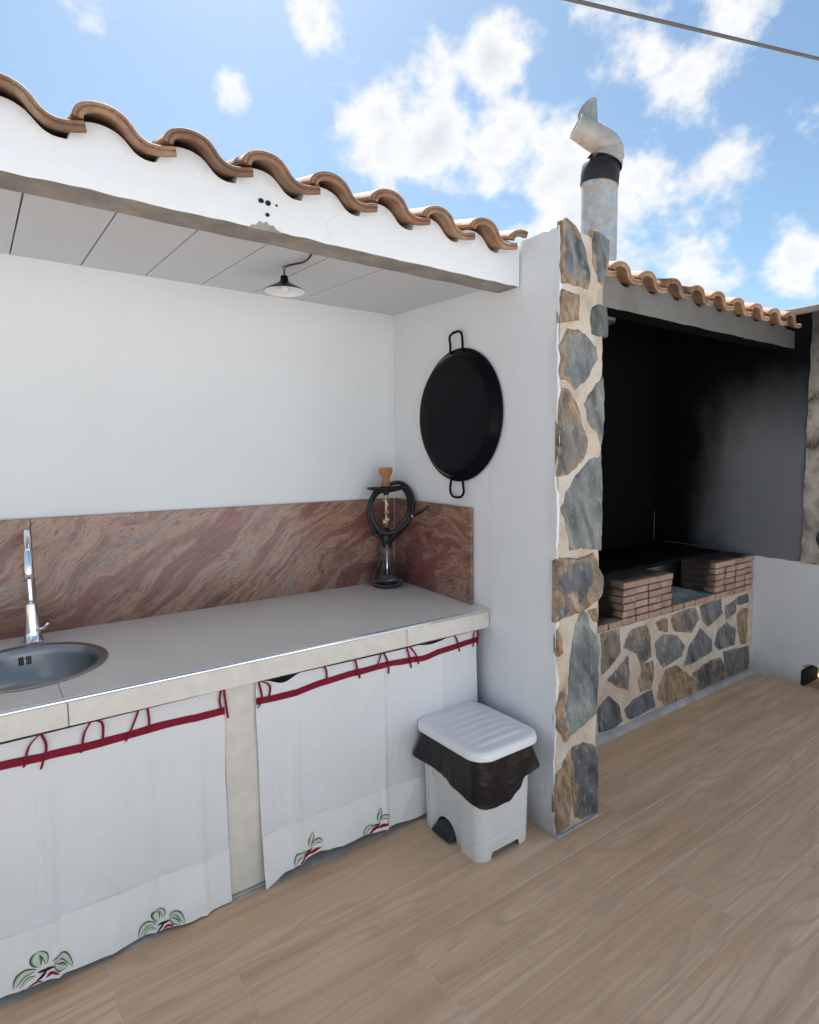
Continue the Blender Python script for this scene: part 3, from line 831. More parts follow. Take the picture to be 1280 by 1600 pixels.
# plain stones behind the pillar, seen only from further right
for i, (cx, cz_) in enumerate(((2.45, .5), (2.75, .45), (2.6, .18), (2.83, .15), (2.42, .2))):
    poly = [(cx + .11*math.cos(a)*(1+.25*nz(a, i)), cz_ + .12*math.sin(a)*(1+.25*nz(i, a))) for a in [k*math.pi/4 for k in range(8)]]
    v, f = stone_vf(poly, 2.157, .010, 90+i, .03, .005); o = rimattr(fixn(mk('stone', v, f, STONE, bb))); edge_smooth(o, 28); o.color = (.14, .14, .14, .4)
V = [(x, y, z) for x in (2.32, 4.846) for y, z in ((2.16, .0005), (2.112, .0005), (2.118, .018), (2.135, .034), (2.16, .04))]
rings = [[(2.32 + 2.526*i/40, y + .006*nz(i*.9, 2) * (1 if y < 2.15 else 0), z + .006*nz(i*.7, z*9) * (z > .01)) for y, z in ((2.16, .0005), (2.116, .0005), (2.122, .016), (2.138, .030), (2.16, .036))] for i in range(41)]
v, f = loft_vf(rings); edge_smooth(fixn(mk('footing', v, f, FOOTING, bb)), 40)
box('hearth_core', 2.316, 4.846, 2.20, YB-.002, .60, .668, SOOTDEEP, bb, 0)
# bricks: 0.27 x 0.135 x 0.04
BZ = 0.670; BH = .0375; JG = .005
def brickme(l, w):
    v, f = box_vf(-l/2, l/2, -w/2, w/2, -BH/2, BH/2, .003)
    me = bpy.data.meshes.new('brick'); me.from_pydata(v, [], f); me.materials.append(BRICK); return me
BHEAD = brickme(.127, .265); BSTR = brickme(.268, .130); BHALF = brickme(.055, .130)
def put_brick(me, x, y, z, jit=.004):
    o = bpy.data.objects.new('brick', me); COL.objects.link(o); o.parent = bb
    o.location = Vector((x+random.uniform(-jit, jit)*.4, y+random.uniform(-jit, jit), z)) - ORG[bb.name]
    o.rotation_euler = (0, 0, random.uniform(-.012, .012)); return o
x = 2.318 + .068
while x < 4.80:
    put_brick(BHEAD, x, 2.145+.1325, BZ+BH/2, .003); x += .1385
v, f = box_vf(2.32, 4.845, 2.166, 2.40, .668, .702, 0); mk('course_mortar', v, f, m_concrete('dark_joint', (0.10, 0.08, 0.065)), bb)
course = BH + .0072
for (xa, n, dx) in ((3.152, 4, .1368), (4.252, 4, .1475)):
    for r in range(1, 5):
        for q in range(n):
            put_brick(BHEAD, xa + dx*(q+.5), 2.150+.1325, BZ + course*r + BH/2, .005)
    z = BZ + course*5 + BH/2
    if n*dx < .57:
        for q in range(2): put_brick(BSTR, xa + .2736*(q+.5), 2.150+.065, z, .004); put_brick(BSTR, xa + .2736*(q+.5), 2.150+.201, z, .004)
    else:
        put_brick(BSTR, xa+.135, 2.215, z); put_brick(BHALF, xa+.301, 2.215, z); put_brick(BSTR, xa+.466, 2.215, z)
        put_brick(BSTR, xa+.135, 2.351, z); put_brick(BHALF, xa+.301, 2.351, z); put_brick(BSTR, xa+.466, 2.351, z)
    xe = xa + n*dx
    v, f = box_vf(xa+.012, xe-.012, 2.166, 2.405, BZ+BH, BZ+course*5, 0); mk('joint_mortar', v, f, bpy.data.materials['dark_joint'], bb)
# blackened hearth plate resting behind the piers
rings = []
for i in range(31):
    xx = 2.316 + 2.53*i/30
    ring = [(xx, YB-.004, .905), (xx, 2.425, .905)]
    for j in range(9):
        yy = 2.425 + (YB-.004-2.425)*j/8
        ring.append((xx, yy, .935 + .008*nz(xx*5, yy*5) + (.02*max(0, nz(xx*2.2, yy*3+4)))))
    rings.append(ring)
v, f = loft_vf(rings); edge_smooth(fixn(mk('hearth_plate', v, f, SOOTDEEP, bb)), 40)
box('firebox_back', 2.32, 4.845, 2.62, 2.70, .668, .904, ASH, bb, .004)
# ash spilling between the piers
V, F = [], []
NA, NB = 40, 24
for i in range(NA+1):
    for j in range(NB+1):
        xx = 3.69 + .57*i/NA; yy = 2.17 + .44*j/NB
        e = min(i, NA-i, 8)/8*min(j, 6)/6
        V.append((xx, yy, (BZ+BH+.0008) + e*(.012 + .035*(j/NB) + .014*max(0, nz(xx*10, yy*10)+.3) + .008*nz(xx*30, yy*30))))
for i in range(NA):
    for j in range(NB):
        a = i*(NB+1)+j; F.append([a, a+1, a+NB+2, a+NB+1])
o = mk('ash_heap', V, F, ASH, None, True, origin=(3.97, 2.35, .71)); tag(o, 'grey wood ash lying between the two brick stacks', None, kind='stuff')

# side wall on the right
sw = thing('boundary_wall', (5.0, 2.0, 0), 'right hand wall, white below and sooty above, with a drain hole', 'wall')
arc = [(1.66, 0.0), (1.66, .12)] + [(1.73 - .07*math.cos(a), .12 + .055*math.sin(a)) for a in [math.pi*k/8 for k in range(1, 8)]] + [(1.80, .12), (1.80, 0.0)]
outline = [(-4.0, 0.0)] + arc + [(3.0, 0.0), (3.0, .93)] + [(3.0 - .05*k, .925 + .012*nz(k*.5, 1.3)) for k in range(1, 139)] + [(-4.0, .92)]
n = len(outline)
V = [(4.85, y, z) for y, z in outline] + [(5.16, y, z) for y, z in outline]
F = [list(range(n)), [n+i for i in range(n)][::-1]] + [[i, (i+1) % n, n+(i+1) % n, n+i] for i in range(n)]
swb = o = fixn(mk('white_wall_base', V, F, PLASTER2, sw))
bm = bmesh.new(); bm.from_mesh(o.data); bmesh.ops.triangulate(bm, faces=[q for q in bm.faces if len(q.verts) > 4]); bm.to_mesh(o.data); bm.free()
pr_ = [(1.81, .915), (YB+.2, .915), (YB+.2, 2.98), (2.15, 2.70), (1.81, 2.695)]
V = [(4.853, y, z) for y, z in pr_] + [(5.14, y, z) for y, z in pr_]
swu = fixn(mk('sooty_upper_wall', V, [[0, 1, 2, 3, 4], [9, 8, 7, 6, 5]] + [[i, (i+1) % 5, 5+(i+1) % 5, 5+i] for i in range(5)], SOOT, sw))
# chipped pale seams in the soot
for pts in ([(4.851, 2.94, .965), (4.851, 2.7, .958), (4.851, 2.45, .950), (4.851, 2.27, .945)], [(4.852, 2.29, .95), (4.852, 2.31, 1.06), (4.852, 2.33, 1.12), (4.852, 2.42, 1.25)], [(4.846, 3.006, .96), (4.846, 3.006, 1.10), (4.846, 3.006, 1.22)],):
    P_ = catmull(pts, 8)
    v, f = tube_vf(P_, [.0032*(.5+.6*abs(nz(i*.7, pts[0][1]))) for i in range(len(P_))], 6); mk('chipped_seam', v, f, ASH, swu, True)
# near-black plate on the far jamb of the drain hole
box('drain_jamb', 4.852, 5.10, 1.775, 1.799, 0.001, .115, DARK, swb, .003)
rings = []
for i in range(61):
    z = .912 + (2.70-.912)*i/60
    ring = []
    for (x, y) in ((4.842, 1.83), (4.838, 1.79), (4.84, 1.72), (4.845, 1.6), (4.86, 1.50), (5.0, 1.48), (5.18, 1.50), (5.18, 1.83)):
        k = .012
        ring.append((x + k*nz(z*7, y*9, 2) + .006*nz(z*22, y*20), y + k*nz(z*6, x*8, 7) + .008*nz(z*24, x*9), z))
    rings.append(ring)
v, f = loft_vf(rings); edge_smooth(fixn(mk('rubble_pillar', v, f, SCORCH, sw)), 35)
v, f = box_vf(4.832, 5.22, 1.42, 2.45, 2.703, 2.752, .008); mk('coping', v, f, m_concrete('coping_cement', (0.30, 0.275, 0.24)), sw)
for i, (y, z, s) in enumerate(((1.63, 2.35, .07), (1.66, 1.9, .09), (1.62, 1.45, .08), (1.68, 1.1, .06))):
    poly = [(y + s*math.cos(a)*(1+.3*nz(a, i+4)), z + 1.4*s*math.sin(a)*(1+.3*nz(i, a))) for a in [k*math.pi/4 for k in range(8)]]
    v, f = stone_vf(poly, 0, .012, 20+i, .02, .005)
    v = [(4.842+yy, xx, zz) for xx, yy, zz in v]
    o = rimattr(fixn(mk('stone', v, f, STONE, sw))); edge_smooth(o, 28); o.color = (.10, .10, .10, .4)

# shrub seen through the drain hole
sh = thing('shrub', (5.75, 1.75, -.3), 'green leafy shrub outside, glimpsed through the drain hole', 'shrub')
V, F = [], []
rs = random.Random(3)
for k in range(600):
    c = Vector((5.50 + rs.gauss(0, .10), 1.85 + rs.gauss(0, .22), rs.uniform(-.25, .7)))
    a = Vector((rs.uniform(-1, 1), rs.uniform(-1, 1), rs.uniform(-.5, 1))).normalized(); b = a.orthogonal().normalized()
    L, W = rs.uniform(.05, .09), rs.uniform(.015, .03); n0 = a.cross(b)*.006
    m = len(V); V += [c, c+a*L*.5+b*W+n0, c+a*L, c+a*L*.5-b*W+n0]; F += [[m, m+1, m+2], [m, m+2, m+3]]
for k in range(350):
    c = Vector((5.42 + rs.gauss(0, .10), 1.90 + rs.gauss(0, .12), -.10 + rs.gauss(0, .10)))
    a = Vector((rs.uniform(-1, 1), rs.uniform(-1, 1), rs.uniform(-.5, 1))).normalized(); b = a.orthogonal().normalized()
    L, W = rs.uniform(.05, .09), rs.uniform(.015, .03); n0 = a.cross(b)*.006
    m = len(V); V += [c, c+a*L*.5+b*W+n0, c+a*L, c+a*L*.5-b*W+n0]; F += [[m, m+1, m+2], [m, m+2, m+3]]
mk('foliage', V, F, LEAF, sh)
v, f = [], []
for k in range(7):
    a = k*.9
    v_, f_ = tube_vf([(5.75, 1.75, -.30), (5.75+.08*math.cos(a), 1.75+.1*math.sin(a), .05), (5.75+.2*math.cos(a), 1.8+.25*math.sin(a), .45)], [.012, .009, .004], 6)
    v, f = join_vf((v, f), (v_, f_))
mk('stem', v, f, m_simple('bark', (.12, .08, .05), .9), sh)

# ------------------------------------------------------------------ chimney
ch = thing('chimney_pipe', (3.46, 2.60, 2.7), 'galvanised chimney pipe with black collar and twisted metal cowl', 'chimney')
CX, CY, CR = 3.458, 2.60, .117
v, f = lathe_vf([(CR, 2.60), (CR, 3.0), (CR+.001, 3.3), (CR, 3.508), (CR-.004, 3.51), (CR-.004, 2.6)], (CX, CY, 0), 40); edge_smooth(fixn(mk('pipe', v, f, GALV, ch)), 40)
rings = []
for (r, z, tx) in ((CR+.004, 3.488, 0), (CR+.0055, 3.495, 0), (CR+.006, 3.56, .004), (CR+.005, 3.615, .012), (CR+.001, 3.622, .013), (CR-.012, 3.622, .013)):
    rings.append([(CX+tx*.8 + r*math.cos(a), CY-tx*.6 + r*math.sin(a), z + .014*math.cos(a-2.2)) for a in [2*math.pi*j/36 for j in range(36)]])
v, f = loft_vf(rings, True, False, True); edge_smooth(fixn(mk('collar', v, f, COLLAR, ch)), 40)
E1 = Vector((math.cos(YAW), -math.sin(YAW), 0)); E2 = Vector((math.sin(YAW), math.cos(YAW), 0)); UZ = Vector((0, 0, 1))
def cw(u, d, z): return Vector((CX, CY, 0)) + E1*u + E2*d + UZ*z
path = catmull([cw(.030, -.01, 3.625), cw(.052, -.01, 3.69), cw(.02, -.02, 3.745), cw(-.08, -.03, 3.80), cw(-.172, -.04, 3.848)], 5)
rad = [.118 - .045*(i/(len(path)-1))**.6 for i in range(len(path))]
v1, f1 = tube_vf(path, rad, 28)
f1 = [q for q in f1 if len(q) == 4]
v2, f2 = tube_vf(path, [r-.006 for r in rad], 28); f2 = [q[::-1] for q in f2 if len(q) == 4]
v, f = join_vf((v1, f1), (v2, f2))
n1 = len(v1); L0 = n1-28
f += [[L0+j, L0+(j+1) % 28, n1+L0+(j+1) % 28, n1+L0+j] for j in range(28)]
elbow = edge_smooth(mk('cowl_elbow', v, f, COWL, ch), 50)
for k, i in enumerate((2, 4, 6)):
    t = (path[i+1]-path[i-1]).normalized(); a = t.orthogonal().normalized(); b = t.cross(a)
    pts = [path[i] + (a*math.cos(q)+b*math.sin(q))*(rad[i]+.001) for q in [2*math.pi*j/28 for j in range(28)]]
    v, f = tube_vf(pts, .004, 6, True); mk('cowl_seam', v, f, COWL, elbow, True)
rings = []
def scoop(rr):
    out = []
    for j in range(19):
        ph = R(196) + R(160)*j/18; t = j/18
        top = 3.925 + .085*math.sin(min(1, t*1.35)*math.pi/2) - (.0 if t < .8 else (t-.8)*.9)
        out.append([cw(-.092 + .030*(1-k/8)*0 + (.014*(1-k/8)) + rr*math.cos(ph), -.01 + rr*math.sin(ph), 3.735 + (top-3.735)*k/8) for k in range(9)])
    return out
A = scoop(.066); B = scoop(.061)
cols = [a + b[::-1] for a, b in zip(A, B)]
v, f = loft_vf(cols); edge_smooth(fixn(mk('cowl_scoop', v, f, COWLG, ch)), 40)

# overhead cable
A = Vector((0, 0, 1.7)) + Vector((.8736, .6900, .7620))*4.0; B = Vector((0, 0, 1.7)) + Vector((1.1844, .4550, .6636))*5.0
d = B-A
pts = [A + d*t - UZ*(.02*(1-((t-.5)/4)**2)) for t in [-3.5 + 8*k/60 for k in range(61)]]
v, f = tube_vf(pts, .0125, 10); o = mk('overhead_cable', v, f, WIREM, None, True, origin=tuple(A)); tag(o, 'dark overhead cable crossing the sky at the upper right', 'cable')

# ================================================================== COUNTER
def ctz(y): return 0.952 + (y-2.14)*0.019
SX, SY, SR = 0.112, 2.565, 0.255
kc = thing('kitchen_counter', (0.7, 2.5, 0), 'tiled counter with cream edge and red granite backsplash', 'counter')
def ct_poly(outline, name='countertop_tile'):
    n = len(outline)
    V = [(x, y, ctz(y)) for x, y in outline] + [(x, y, ctz(y)-.02) for x, y in outline]
    F = [list(range(n)), [n+i for i in range(n)][::-1]] + [[i, (i+1) % n, n+(i+1) % n, n+i] for i in range(n)]
    o = fixn(mk(name, V, F, TILE, kc))
    bm = bmesh.new(); bm.from_mesh(o.data); bmesh.ops.triangulate(bm, faces=[q for q in bm.faces if len(q.verts) > 4]); bm.to_mesh(o.data); bm.free()
    return o
yf, yb = 2.150, 2.990
s1, s2 = 0.182, 1.502
HR = SR-.012
h1 = math.sqrt(HR**2-(s1-SX)**2); a1 = math.atan2(h1, s1-SX)
arcl = [(SX+HR*math.cos(a), SY+HR*math.sin(a)) for a in [-a1 - (2*math.pi-2*a1)*k/40 for k in range(41)]]
arcl = [(x, y) for x, y in arcl if x < s1-.0005]
ct_poly([(-1.14, yf), (s1-.001, yf), (s1-.001, SY-h1)] + arcl[1:-1] + [(s1-.001, SY+h1), (s1-.001, yb), (-1.14, yb)])
arcr = [(SX+HR*math.cos(a), SY+HR*math.sin(a)) for a in [a1 - 2*a1*k/20 for k in range(21)]]
ct_poly([(s1+.001, yf), (s2-.001, yf), (s2-.001, yb), (s1+.001, yb), (s1+.001, SY+h1)] + [(x, y) for x, y in arcr if x > s1+.0015] + [(s1+.001, SY-h1)])
ct_poly([(s2+.001, yf), (wx(yf)-.001, yf), (wx(yb)-.001, yb), (s2+.001, yb)])
ct_poly([(-1.98, yf), (-1.142, yf), (-1.142, yb), (-1.98, yb)])
for xa, xb in ((-1.98, -1.13), (-1.127, .190), (.193, 1.522), (1.525, 2.026)):
    box('edge_tile', xa, xb, 2.140, 2.154, .862, .9425, EDGETILE, kc, .0015)
rings = [[(x, 2.1378, .9450), (x, 2.1378, .9485), (x, 2.1400, .9525), (x, 2.144, .9545), (x, 2.1495, .9545), (x, 2.1495, .9450)] for x in [-1.98 + 4.008*k/60 for k in range(61)]]
v, f = loft_vf([[(x+.0, y+.0004*nz(x*3, 1), z+.0004*nz(x*4, 2)) for x, y, z in r] for r in rings]); edge_smooth(fixn(mk('edge_trim', v, f, CHROME, kc)), 50)
box('counter_core', -1.98, 2.024, 2.156, 2.26, .868, .925, CONCRETE, kc, 0)
box('counter_core', -1.98, 2.03, 2.86, 2.985, .868, .925, CONCRETE, kc, 0)
box('pillar', .704, .846, 2.197, 2.75, .012, .8615, EDGETILE, kc, .002)
box('pillar', -.95, -.80, 2.197, 2.75, .012, .8615, EDGETILE, kc, .002)
box('pillar_footing', .700, .856, 2.185, 2.74, .0005, .0115, FOOTING, kc, .003)
# granite splashback
def gran(xa, xb): return box('granite_slab', xa, xb, 2.990, YB-.0005, .966, 1.4685, GRANITE, kc, .0015)
gran(-1.98, .1715); gran(.1735, 2.044)
yA, yB_ = 2.262, 2.989
V = []
for off in (.020, .0008):
    V += [(wx(yA)-off-.004, yA, .955), (wx(yB_)-off, yB_, .968), (wx(yB_)-off, yB_, 1.468), (wx(yA)-off-.004, yA, 1.452)]
fixn(mk('granite_slab', V, [[0, 1, 2, 3], [7, 6, 5, 4], [0, 4, 5, 1], [1, 5, 6, 2], [2, 6, 7, 3], [3, 7, 4, 0]], GRANITE, kc))

# ------------------------------------------------------------------ sink
z0 = ctz(SY)
sk = thing('sink', (SX, SY, z0), 'round stainless steel sink set into the counter', 'sink')
tilt = lambda V: [(x, y, z + (y-SY)*.019) for x, y, z in V]
v, f = lathe_vf([(SR+.008, .0005), (SR+.009, .003), (SR+.004, .0055), (SR-.010, .0055), (SR-.018, .003)], (SX, SY, z0), 64); edge_smooth(mk('rim', tilt(v), f, STEEL, sk), 60)
v, f = lathe_vf([(SR-.018, .003), (SR-.024, -.004), (SR-.030, -.03), (SR-.036, -.12), (SR-.055, -.145), (SR-.09, -.158), (.05, -.165), (.045, -.165)], (SX, SY, z0), 64); sbowl = edge_smooth(mk('bowl', tilt(v), f, STEEL, sk), 60)
v, f = lathe_vf([(.046, -.163), (.04, -.160), (.03, -.170), (.001, -.170)], (SX, SY, z0), 32); mk('drain', v, f, CHROME, sbowl, True)
for k in (-3, -2, -1, 1, 2, 3):
    a = math.pi/2 - .0 - k*.028
    r = SR-.0325
    c = Vector((SX + r*math.cos(a), SY + r*math.sin(a), z0-.042))
    box('overflow_slot_shade', c.x-.0022, c.x+.0022, c.y-.004, c.y+.004, c.z-.016, c.z+.016, DARK, sbowl, .001)  # near-black boxes on the bowl, colouring in the shade of the slots
v, f = lathe_vf([(.0001, 0), (.005, 0.001), (.006, .004)], (0, 0, 0), 12)
v = [(SX + x, SY + SR-.034 - z, z0-.042 + y) for x, y, z in v]; mk('overflow_screw', v, f, CHROME, sbowl, True)

# ------------------------------------------------------------------ faucet
FX, FY = 0.150, 2.868; fz = ctz(FY)
fa = thing('faucet', (FX, FY, fz), 'chrome gooseneck kitchen faucet behind the sink', 'faucet')
v, f = lathe_vf([(.001, .001), (.036, .001), (.037, .008), (.033, .012), (.030, .05), (.026, .10), (.022, .155), (.020, .165), (.012, .168)], (FX, FY, fz), 32); fbody = edge_smooth(mk('body', v, f, CHROME, fa), 50)
pth = catmull([(FX, FY, fz+.16), (FX, FY, fz+.28), (FX, FY, fz+.385), (FX-.002, FY-.025, fz+.440), (FX-.004, FY-.085, fz+.466), (FX-.006, FY-.145, fz+.445), (FX-.008, FY-.172, fz+.40)], 6)
v, f = tube_vf(pth, .0115, 16); fspout = mk('spout', v, f, CHROME, fa, True)
v, f = tube_vf([(FX-.008, FY-.172, fz+.405), (FX-.0085, FY-.175, fz+.385), (FX-.010, FY-.184, fz+.33), (FX-.011, FY-.187, fz+.300), (FX-.011, FY-.187, fz+.297)], [.0125, .016, .0175, .0165, .012], 20); edge_smooth(mk('spray_head', v, f, CHROME, fspout), 50)
v, f = tube_vf([(FX+.02, FY-.012, fz+.055), (FX+.04, FY-.03, fz+.062), (FX+.052, FY-.05, fz+.085)], [.008, .007, .005], 12); mk('lever', v, f, CHROME, fbody, True)

# ------------------------------------------------------------------ curtains
def make_curtain(label, x0, x1, topf, botf, ribf, ties, flowers, yoff, seed, wirelabel, wx0, wx1, creases):
    root = thing('curtain', ((x0+x1)/2, 2.185, 0), label, 'curtain', 'white curtains hanging under the counter')
    HEM = lambda x: .215 + .008*nz(x*6, seed)
    def cy(x, z):
        t = max(0, min(1, (.83-z)/.83))
        y = 2.186 + yoff(x, z)
        y += .022*t*nz(x*2.7+seed, z*.7, 1) + .022*t*nz(x*6.5+seed, z*1.1, 5) + .004*nz(x*9+z*5, z*6-x*4, seed)*t
        y += .0015*nz(x*18-z*7, z*12+x*9, seed+3)*t
        rg = 1-abs(nz(x*3.2+z*2.4+seed, z*2.2-x*2, 2)); y -= .005*max(0, rg-.88)/.12*t
        rg = 1-abs(nz(x*4.5-z*2+seed, z*3+x*3.5, 7)); y -= .0035*max(0, rg-.90)/.10*t
        if z < HEM(x): y -= .0022
        y += .004*math.exp(-((z-HEM(x))/.012)**2)*nz(x*45, 1, seed)
        # sharp pressing creases
        for cxr in creases:
            d = (x-cxr - .01*nz(z*3, seed))/.012
            y -= .013*math.exp(-d*d)*min(1, t*3)
        return y
    NXc, NZc = 150, 110
    V, F = [], []
    for i in range(NXc+1):
        x = x0 + (x1-x0)*i/NXc
        zt, zb = topf(x), botf(x)
        for j in range(NZc+1):
            z = zb + (zt-zb)*j/NZc
            ex = 0.006*nz(z*5, seed+9) * (1 if i in (0, NXc) else 0)
            V.append((x+ex, cy(x, z), z))
    for i in range(NXc):
        for j in range(NZc):
            a = i*(NZc+1)+j; F.append([a, a+NZc+1, a+NZc+2, a+1])
    cloth = mk('cloth', V, F, CLOTH, root, True)
    # doubled hem at the foot of the cloth
    V, F = [], []
    for i in range(NXc+1):
        x = x0 + (x1-x0)*i/NXc
        zb = botf(x); zt = HEM(x) + .004*nz(x*30, seed)
        for j in range(15):
            z = zb - .001 + (zt-zb)*j/14
            V.append((x, cy(x, min(z, zt-.001)) - .0016 - .003*math.exp(-((zt-z)/.01)**2)*max(0, nz(x*40, seed)), z))
    for i in range(NXc):
        for j in range(14):
            a = i*15+j; F.append([a, a+15, a+16, a+1])
    mk('hem', V, F, HEMCLOTH, cloth, True)
    # ribbon band
    rings = []
    n = 90
    for i in range(n+1):
        x = x0-.003 + (x1-x0+.006)*i/n; z = ribf(x) + .002*nz(x*9, seed)
        y = cy(x, z)
        h = .0135 + .0015*nz(x*12, 4)
        rings.append([(x, y-.0035, z-h), (x, y-.0045, z), (x, y-.0035, z+h), (x, y-.001, z+h), (x, y-.001, z-h)])
    v, f = loft_vf(rings); edge_smooth(fixn(mk('ribbon_band', v, f, RED, root)), 40)
    for t in ties:
        p = catmull([(x, 2.176 if k == 0 else cy(x, z)-.007-.004*(k == 1), z) for k, (x, z) in enumerate(t)], 6)
        v, f = ribbon_vf(p, (1, 0, .25), .0085, .0016, (0, 1, 0)); mk('tie', v, f, RED, root)
    # printed leaves and fruit lie flat on the cloth
    def leaf(name, pts, w, mat, lift, par=None, taper=(0, 1, 0)):
        P = catmull([(x, 0, z) for x, z in pts], 8)
        rings = []
        n = len(P)
        for i, p in enumerate(P):
            t = i/(n-1)
            d = P[min(i+1, n-1)]-P[max(i-1, 0)]; d.normalize(); nn = Vector((d.z, 0, -d.x))
            k = w*(math.sin(math.pi*min(1, max(0, t)))**.75)*(1 if taper == 0 else 1) + .0006
            row = []
            for s in (-1, -.5, 0, .5, 1):
                q = p+nn*k*s; zz = max(q.z, botf(q.x)+.001)
                row.append((q.x, cy(q.x, zz)-lift, zz))
            rings.append(row)
        v, f = loft_vf(rings, False, False, False)
        return mk(name, v, f, mat, par or root, True)
    for fl in flowers:
        for (nm, pts, w, kind) in fl:
            if kind == 'leaf':
                lf = leaf('printed_leaf', pts, w, LEAFD, .0032) 
                q = [(pts[k][0], pts[k][1]) for k in range(len(pts))]
                leaf('printed_leaf_fill', q, w*.76, LEAFL, .0038, lf); leaf('printed_leaf_vein', q[:], w*.50, LEAFW, .0044, lf)
            elif kind == 'stem': leaf('printed_stem', pts, w, PRINTP, .0042)
            else: leaf('printed_fruit', pts, w*.7, PRINTR, .0035)
    # wire
    p = [(wx0 + (wx1-wx0)*k/30, 2.178, .851 - .008*math.sin(math.pi*k/30)) for k in range(31)]
    v, f = tube_vf(p, .0032, 8); o = mk('curtain_wire', v, f, BLACKW, None, True, origin=((wx0+wx1)/2, 2.178, .85)); tag(o, wirelabel, 'wire', 'curtain wires under the counter edge')
    return root
def flowerA(dx, dz, s=1.0):
    T = lambda pts: [((x-.08)*s+.08+dx, (z-.06)*s+.06+dz) for x, z in pts]
    return [('u', T([(.067, .131), (.060, .108), (.070, .080)]), .017*s, 'leaf'), ('u2', T([(.067, .131), (.085, .110), (.088, .080)]), .009*s, 'leaf'),
            ('l', T([(-.005, .040), (.020, .075), (.060, .077)]), .013*s, 'leaf'), ('l2', T([(.012, .036), (.035, .055), (.058, .058)]), .005*s, 'leaf'),
            ('r', T([(.105, .084), (.136, .086), (.162, .034)]), .011*s, 'leaf'), ('r2', T([(.110, .077), (.126, .055), (.146, .038)]), .012*s, 'leaf'),
            ('s', T([(.062, .066), (.088, .063), (.110, .066)]), .0045*s, 'stem'), ('s2', T([(.058, .040), (.075, .048), (.090, .064)]), .004*s, 'stem'),
            ('f', T([(.084, .036), (.101, .046), (.122, .037)]), .007*s, 'fruit'), ('f2', T([(.03, .026), (.055, .036), (.075, .030)]), .004*s, 'fruit')]
def flowerC(dx, dz, s=1.0):
    T = lambda pts: [(x+dx, z+dz) for x, z in pts]
    return [('u', T([(1.053, .151), (1.043, .12), (1.034, .090)]), .012, 'leaf'), ('r', T([(1.042, .092), (1.072, .104), (1.100, .087)]), .011, 'leaf'),
            ('l', T([(.967, .036), (.978, .070), (1.011, .086)]), .012, 'leaf'), ('f', T([(.985, .040), (1.018, .062), (1.05, .064)]), .010, 'fruit'),
            ('f2', T([(1.03, .062), (1.06, .064), (1.09, .066)]), .011, 'fruit'), ('s', T([(1.0, .075), (1.025, .078), (1.045, .074)]), .003, 'stem'), ('s2', T([(1.02, .060), (1.032, .072), (1.045, .088)]), .003, 'stem')]
RIB1 = [(-2, .77), (.004, .771), (.112, .766), (.228, .763), (.352, .764), (.444, .768), (.71, .764)]
RIB2 = [(.82, .768), (.90, .763), (.976, .762), (1.122, .777), (1.267, .783), (1.443, .785), (1.57, .778), (1.645, .771), (1.765, .785), (1.985, .797)]
T1 = [[(.116, .848), (.082, .813), (.065, .749)], [(.116, .848), (.128, .799), (.11, .73)], [(.259, .848), (.236, .811), (.225, .748)], [(.259, .848), (.291, .832), (.289, .757)], [(.405, .847), (.385, .80), (.36, .746)], [(.434, .847), (.437, .80), (.433, .757)], [(.691, .848), (.685, .807), (.697, .757)], [(.703, .848), (.708, .789), (.716, .734)], [(-.1, .848), (-.12, .8), (-.13, .75)], [(-.3, .848), (-.31, .8), (-.33, .75)]]
T2 = [[(.839, .85), (.85, .778), (.835, .743)], [(.844, .85), (.883, .822), (.881, .771)], [(1.094, .852), (1.129, .838), (1.137, .783)], [(1.272, .852), (1.283, .80), (1.297, .756)], [(1.269, .852), (1.28, .81), (1.280, .772)], [(1.41, .852), (1.398, .82), (1.385, .788)], [(1.417, .852), (1.443, .793), (1.446, .743)], [(1.543, .852), (1.56, .80), (1.574, .741)], [(1.557, .852), (1.597, .80), (1.615, .751)], [(1.797, .853), (1.838, .838), (1.866, .760)], [(1.971, .853), (1.957, .832), (1.954, .767)], [(1.980, .853), (1.984, .81), (1.982, .770)]]
make_curtain('white cotton curtain with red ribbon hanging below the sink', -1.2, .702,
    lambda x: .843 + .004*nz(x*7, 2), lambda x: interp(x, [(-1.2, .03), (0, .028), (.35, .016), (.69, .006), (.71, .006)]) + .002*nz(x*8, 1), lambda x: interp(x, RIB1), T1, [flowerA(0, 0), flowerA(.365, -.024, .93), flowerA(-.4, 0)],
    lambda x, z: -.008*max(0, .3-z)/.3, 2.0, 'black wire holding the curtain below the sink', -1.2, .704, (-.5, -.2, .118, .425, .60))
make_curtain('white cotton curtain with red ribbon beside the pedal bin', .832, 1.984,
    lambda x: .846 - .030*math.exp(-((x-.945)/.055)**2) - .018*math.exp(-((x-1.70)/.09)**2) - .006*math.exp(-((x-1.2)/.05)**2),
    lambda x: interp(x, [(.83, .004), (.86, .008), (.93, .03), (1.05, .048), (1.2, .04), (1.45, .028), (1.6, .016), (2, .014)]) + .002*nz(x*9, 5), lambda x: interp(x, RIB2), T2, [flowerC(0, 0), flowerC(.335, -.012)],
    lambda x, z: -.022*max(0, 1-(x-.832)/.14)*max(0, .35-z)/.35 - .006*max(0, .3-z)/.3, 6.3, 'black wire holding the curtain beside the pedal bin', .847, 2.018, (1.0, 1.42, 1.75))

